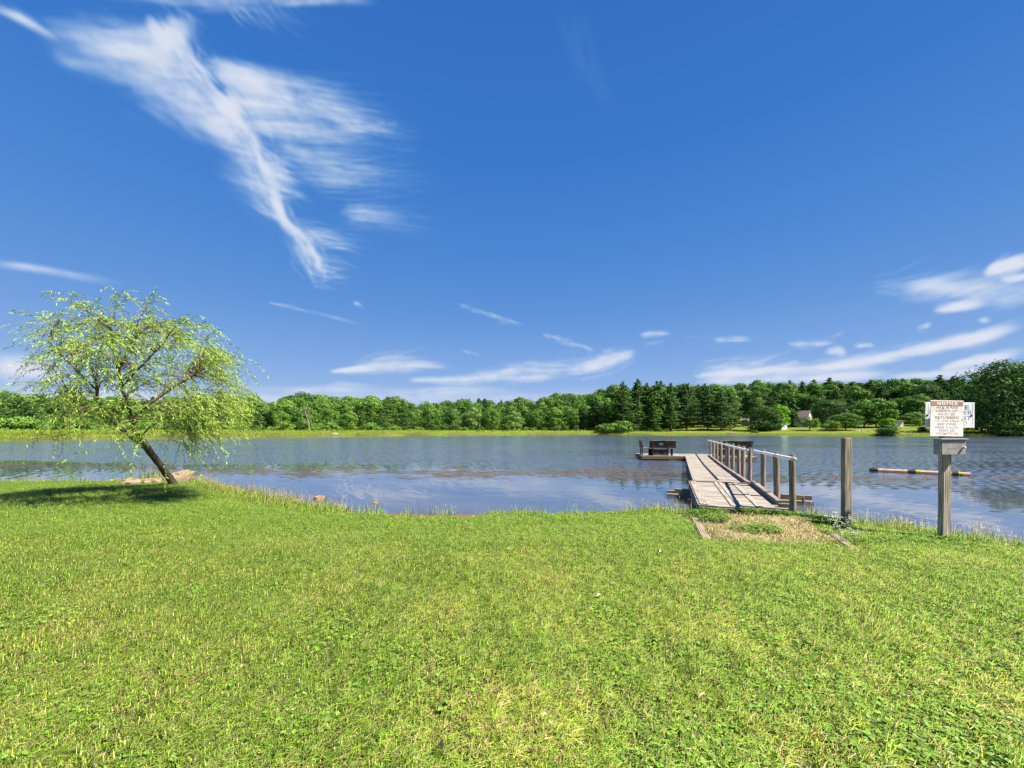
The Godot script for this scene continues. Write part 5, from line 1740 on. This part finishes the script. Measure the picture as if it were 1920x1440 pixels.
	for tt in [0.5, 0.91]:
		var wm := MB.new()
		var c: Vector3 = dv * tt + Vector3(0, 0.05, 0)
		wm.tube([c - dir * 0.06, c + dir * 0.07], [0.115, 0.11], 10, lin(0.38, 0.36, 0.04))
		part("yellow_band", wm.mesh(M.paint), fb)

# ---------------------------------------------------------------- buildings across the lake
func slab(parent: Node, called: String, size: Vector3, p: Vector3, e: Vector3, col: Color, m: Material) -> MeshInstance3D:
	var b := MB.new()
	b.box(Transform3D.IDENTITY, size, 0.02, col)
	return part(called, b.mesh(m), parent, T(p, e))

func gable(parent: Node, called: String, w: float, h: float, rise: float, depth: float, col: Color, at_: Vector3) -> MeshInstance3D:
	# a body with gable ends at +x and -x; depth along z
	var b := MB.new()
	var hw := w * 0.5
	var hd := depth * 0.5
	for s in [-1.0, 1.0]:
		b.quad(Vector3(-hw, -0.8, s * hd), Vector3(hw, -0.8, s * hd), Vector3(hw, h, s * hd), Vector3(-hw, h, s * hd), Vector3(0, 0, s), col)
		b.quad(Vector3(s * hw, -0.8, -hd), Vector3(s * hw, -0.8, hd), Vector3(s * hw, h, hd), Vector3(s * hw, h, -hd), Vector3(s, 0, 0), col)
		b.tri(Vector3(s * hw, h, -hd), Vector3(s * hw, h, hd), Vector3(s * hw, h + rise, 0), Vector3(s, 0, 0), col)
	return part(called, b.mesh(M.paint), parent, T(at_))

func roof(parent: Node, w: float, h: float, rise: float, depth: float, col: Color, at_: Vector3, over := 0.35) -> void:
	var hd := depth * 0.5 + over
	var len := sqrt(hd * hd + pow(rise * hd / (depth * 0.5), 2))
	var ang := atan2(rise, depth * 0.5)
	for s in [-1.0, 1.0]:
		var cy := h + rise - rise * (hd / (depth * 0.5)) * 0.5 + 0.07
		slab(parent, "roof", Vector3(w + over * 2.0, 0.12, len), at_ + Vector3(0, cy, s * hd * 0.5), Vector3(s * ang, 0, 0), col, M.metal)

func make_buildings() -> void:
	var white := lin(0.72, 0.71, 0.70)
	var roof_col := lin(0.24, 0.185, 0.165)
	var p := far_hit(1497, 800.5)
	var k := -p.z / F
	var o := thing("white_house", "white gabled house with a brown roof between the cedar and the dark tree", "house", p, deg_to_rad(-52.0))
	gable(o, "wall", 8.5, 4.3, 3.0, 6.2, white, Vector3.ZERO)
	roof(o, 8.5, 4.3, 3.0, 6.2, roof_col, Vector3.ZERO)
	gable(o, "wing_wall", 5.0, 5.8, 2.6, 5.0, white, Vector3(-4.6, 0, 0))
	roof(o, 5.0, 5.8, 2.6, 5.0, roof_col, Vector3(-4.6, 0, 0))
	for wz in [[-1.5, 1.5], [1.5, 1.5], [0.0, 4.4]]:
		var wn := slab(o, "window", Vector3(0.06, 1.3, 0.95), Vector3(4.26, wz[1], wz[0]), Vector3.ZERO, lin(0.6, 0.6, 0.6), M.paint)
		slab(wn, "pane", Vector3(0.03, 1.1, 0.75), Vector3(0.03, 0, 0), Vector3.ZERO, lin(0.03, 0.035, 0.04), M.paint)
	for wx in [-1.5, 1.8]:
		var wn := slab(o, "window", Vector3(0.95, 1.3, 0.06), Vector3(wx, 1.6, 3.11), Vector3.ZERO, lin(0.6, 0.6, 0.6), M.paint)
		slab(wn, "pane", Vector3(0.75, 1.1, 0.03), Vector3(0, 0, 0.03), Vector3.ZERO, lin(0.03, 0.035, 0.04), M.paint)
	p = far_hit(1396.5, 798.5)
	o = thing("tan_shed", "small tan garden shed with a grey gable roof beside the pines", "shed", p, deg_to_rad(-35.0))
	gable(o, "wall", 2.8, 2.3, 0.9, 2.6, lin(0.33, 0.26, 0.17), Vector3.ZERO)
	roof(o, 2.8, 2.3, 0.9, 2.6, lin(0.42, 0.38, 0.36), Vector3.ZERO, 0.2)
	slab(o, "window", Vector3(0.5, 0.6, 0.05), Vector3(-0.3, 1.4, 1.31), Vector3.ZERO, lin(0.05, 0.05, 0.05), M.paint)
	slab(o, "door", Vector3(0.05, 1.8, 0.8), Vector3(1.41, 0.9, 0.2), Vector3.ZERO, lin(0.36, 0.29, 0.2), M.paint)
	o.scale = Vector3.ONE * 1.2
	p = far_hit(1466, 805)
	o = thing("small_white_shed", "small white shed under the vivid green tree", "shed", p, deg_to_rad(20.0))
	gable(o, "wall", 2.4, 1.5, 0.5, 1.6, white, Vector3.ZERO)
	roof(o, 2.4, 1.5, 0.5, 1.6, lin(0.6, 0.58, 0.56), Vector3.ZERO, 0.1)
	slab(o, "door", Vector3(0.05, 1.2, 0.7), Vector3(1.21, 0.65, 0), Vector3.ZERO, lin(0.5, 0.4, 0.36), M.paint)
	o.scale = Vector3.ONE * 1.35
	p = far_hit(1678, 800.5)
	o = thing("white_garage", "white flat-roofed garage on the far lawn behind the bushes", "garage", p, deg_to_rad(-8.0))
	slab(o, "wall", Vector3(3.9, 2.9, 3.0), Vector3(0, 0.95, 0), Vector3.ZERO, white, M.paint)
	slab(o, "roof", Vector3(4.8, 0.25, 3.8), Vector3(-0.2, 2.5, 0.2), Vector3(0.05, 0, 0), lin(0.28, 0.22, 0.19), M.metal)
	slab(o, "door", Vector3(2.6, 1.9, 0.06), Vector3(0.3, 0.95, 1.52), Vector3.ZERO, lin(0.66, 0.66, 0.67), M.paint)
	p = far_hit(1557, 799)
	o = thing("canopy", "white pointed garden canopy behind the flat-topped tree", "canopy", p)
	var c := MB.new()
	for i in 4:
		var a := TAU * i / 4.0 + 0.4
		var a2 := a + TAU / 4.0
		c.tri(Vector3(0, 3.0, 0), Vector3(cos(a) * 2.0, 2.1, sin(a) * 2.0), Vector3(cos(a2) * 2.0, 2.1, sin(a2) * 2.0), Vector3(cos(a + 0.78), 1.5, sin(a + 0.78)).normalized(), white)
		c.quad(Vector3(cos(a) * 2.0, 2.1, sin(a) * 2.0), Vector3(cos(a2) * 2.0, 2.1, sin(a2) * 2.0), Vector3(cos(a2) * 2.0, 1.9, sin(a2) * 2.0), Vector3(cos(a) * 2.0, 1.9, sin(a) * 2.0), Vector3(cos(a + 0.78), 0, sin(a + 0.78)).normalized(), white)
	part("cover", c.mesh(M.paint), o)
	for i in 4:
		var a := TAU * i / 4.0 + 0.4
		var pb := MB.new()
		pb.tube([Vector3(cos(a) * 1.95, -0.3, sin(a) * 1.95), Vector3(cos(a) * 1.95, 2.1, sin(a) * 1.95)], [0.04, 0.04], 6, white)
		part("pole", pb.mesh(M.paint), o)
	p = far_hit(1587, 800)
	o = thing("yard_lamp", "tall thin pole with a white lamp head above the far lawn", "lamp post", p)
	var lp := MB.new()
	var hh := (800.0 - 770.0) / F * -p.z
	lp.tube([Vector3(0, -0.3, 0), Vector3(0, hh, 0)], [0.09, 0.07], 6, lin(0.45, 0.43, 0.4))
	part("pole", lp.mesh(M.paint), o)
	slab(o, "lamp_head", Vector3(0.55, 0.28, 0.4), Vector3(0.2, hh, 0.1), Vector3.ZERO, white, M.paint)

# ---------------------------------------------------------------- litter on the lawn
func make_litter() -> void:
	var rng := RandomNumberGenerator.new()
	rng.seed = 3
	var items := [[646, 1279, 0.09, 0.018, "dead_leaf", "narrow curled brown dead leaf lying on the lawn", lin(0.14, 0.08, 0.04)], [825, 1408, 0.05, 0.035, "dark_leaf", "small blackish dead leaf in the grass", lin(0.03, 0.028, 0.03)], [1046, 1240, 0.07, 0.025, "reddish_leaf", "dull reddish dead leaf lying on the lawn", lin(0.2, 0.1, 0.07)], [1022, 1350, 0.05, 0.02, "pale_leaf", "pale tan scrap of dead leaf in the grass", lin(0.4, 0.28, 0.2)], [1318, 1312, 0.09, 0.02, "tan_leaf", "upright tan dead leaf among the clover", lin(0.36, 0.24, 0.15)], [1239, 1026, 0.07, 0.035, "feather", "white feather on the grass near the timber edge", lin(0.75, 0.73, 0.7)], [1123, 1121, 0.06, 0.03, "white_scrap", "small whitish scrap on the open lawn", lin(0.65, 0.58, 0.52)]]
	for it in items:
		var p := on(it[0], it[1], 0.03)
		var b := MB.new()
		var L: float = it[2] * 0.7
		var W: float = it[3] * 0.5
		for k in 5:
			var t0 := k / 5.0
			var t1 := (k + 1) / 5.0
			var w0 := W * sin(PI * clampf(t0, 0.02, 0.98))
			var w1 := W * sin(PI * clampf(t1, 0.02, 0.98))
			var y0 := 0.02 * sin(t0 * 3.0)
			var y1 := 0.02 * sin(t1 * 3.0)
			for s in [-1.0, 1.0]:
				b.quad(Vector3((t0 - 0.5) * L, y0, 0), Vector3((t1 - 0.5) * L, y1, 0), Vector3((t1 - 0.5) * L, y1 + w1 * 0.5, s * w1), Vector3((t0 - 0.5) * L, y0 + w0 * 0.5, s * w0), Vector3(0, 0.9, -s * 0.4).normalized(), it[6] * rng.randf_range(0.9, 1.1))
		var o := solo(it[4], b.mesh(M.leaf), Vector3(p.x, ground_y(p.x, -p.z) + 0.055, p.z))
		o.rotation.y = rng.randf_range(-0.5, 0.5)
		tag(o, it[5], "leaf")

# ---------------------------------------------------------------- build
func _ready() -> void:
	noise.seed = 4
	noise.frequency = 0.05
	noise.fractal_octaves = 3
	noise2.seed = 8
	noise2.frequency = 0.05
	noise2.fractal_octaves = 4
	var t0 := Time.get_ticks_msec()
	# camera: level, 90 degrees high, lens shifted up
	var cam := Camera3D.new()
	cam.name = "camera"
	cam.projection = Camera3D.PROJECTION_FRUSTUM
	cam.near = 0.1
	cam.far = 2000.0
	cam.size = 2.0 * cam.near * 720.0 / F
	cam.frustum_offset = Vector2(0, (HZ - 720.0) / F * cam.near)
	cam.position = Vector3(0, EYE, 0)
	add_child(cam)
	cam.current = true
	# sky
	var env := Environment.new()
	env.background_mode = Environment.BG_SKY
	var sky := Sky.new()
	var pan := PanoramaSkyMaterial.new()
	pan.panorama = make_sky()
	sky.sky_material = pan
	env.sky = sky
	env.background_energy_multiplier = 1.0 / EXPO
	env.tonemap_mode = Environment.TONE_MAPPER_LINEAR
	env.tonemap_exposure = EXPO
	env.sdfgi_enabled = true
	env.ssao_enabled = true
	env.ssil_enabled = true
	var we := WorldEnvironment.new()
	we.environment = env
	add_child(we)
	# sun: high, from the right and a little behind the camera
	var sun := DirectionalLight3D.new()
	sun.name = "sun"
	sun.light_energy = 1.6
	sun.light_angular_distance = 0.5
	sun.light_color = Color(1.0, 0.955, 0.88)
	sun.shadow_enabled = true
	add_child(sun)
	var az := deg_to_rad(113.0)
	var el := deg_to_rad(50.0)
	var to_sun := Vector3(sin(az) * cos(el), sin(el), -cos(az) * cos(el))
	sun.look_at_from_position(to_sun * 100.0, Vector3.ZERO, Vector3.UP)
	print("sky ", Time.get_ticks_msec() - t0)
	make_materials()
	make_lake()
	make_ground()
	make_water()
	print("land ", Time.get_ticks_msec() - t0)
	make_protos()
	print("protos ", Time.get_ticks_msec() - t0)
	make_woods()
	make_far_features()
	make_buildings()
	print("woods ", Time.get_ticks_msec() - t0)
	make_grass()
	make_lake_weeds()
	print("grass ", Time.get_ticks_msec() - t0)
	make_willow()
	make_dock()
	make_bench(-1.0, "brown bench with a blue fish emblem at the platform end away from the handrail", -2.93, -1.29, -3.28)
	make_bench(1.0, "brown bench with a blue fish emblem seen behind the handrail posts", 1.17, 2.99, 3.26)
	make_posts()
	make_stones()
	make_litter()
	print("done ", Time.get_ticks_msec() - t0)
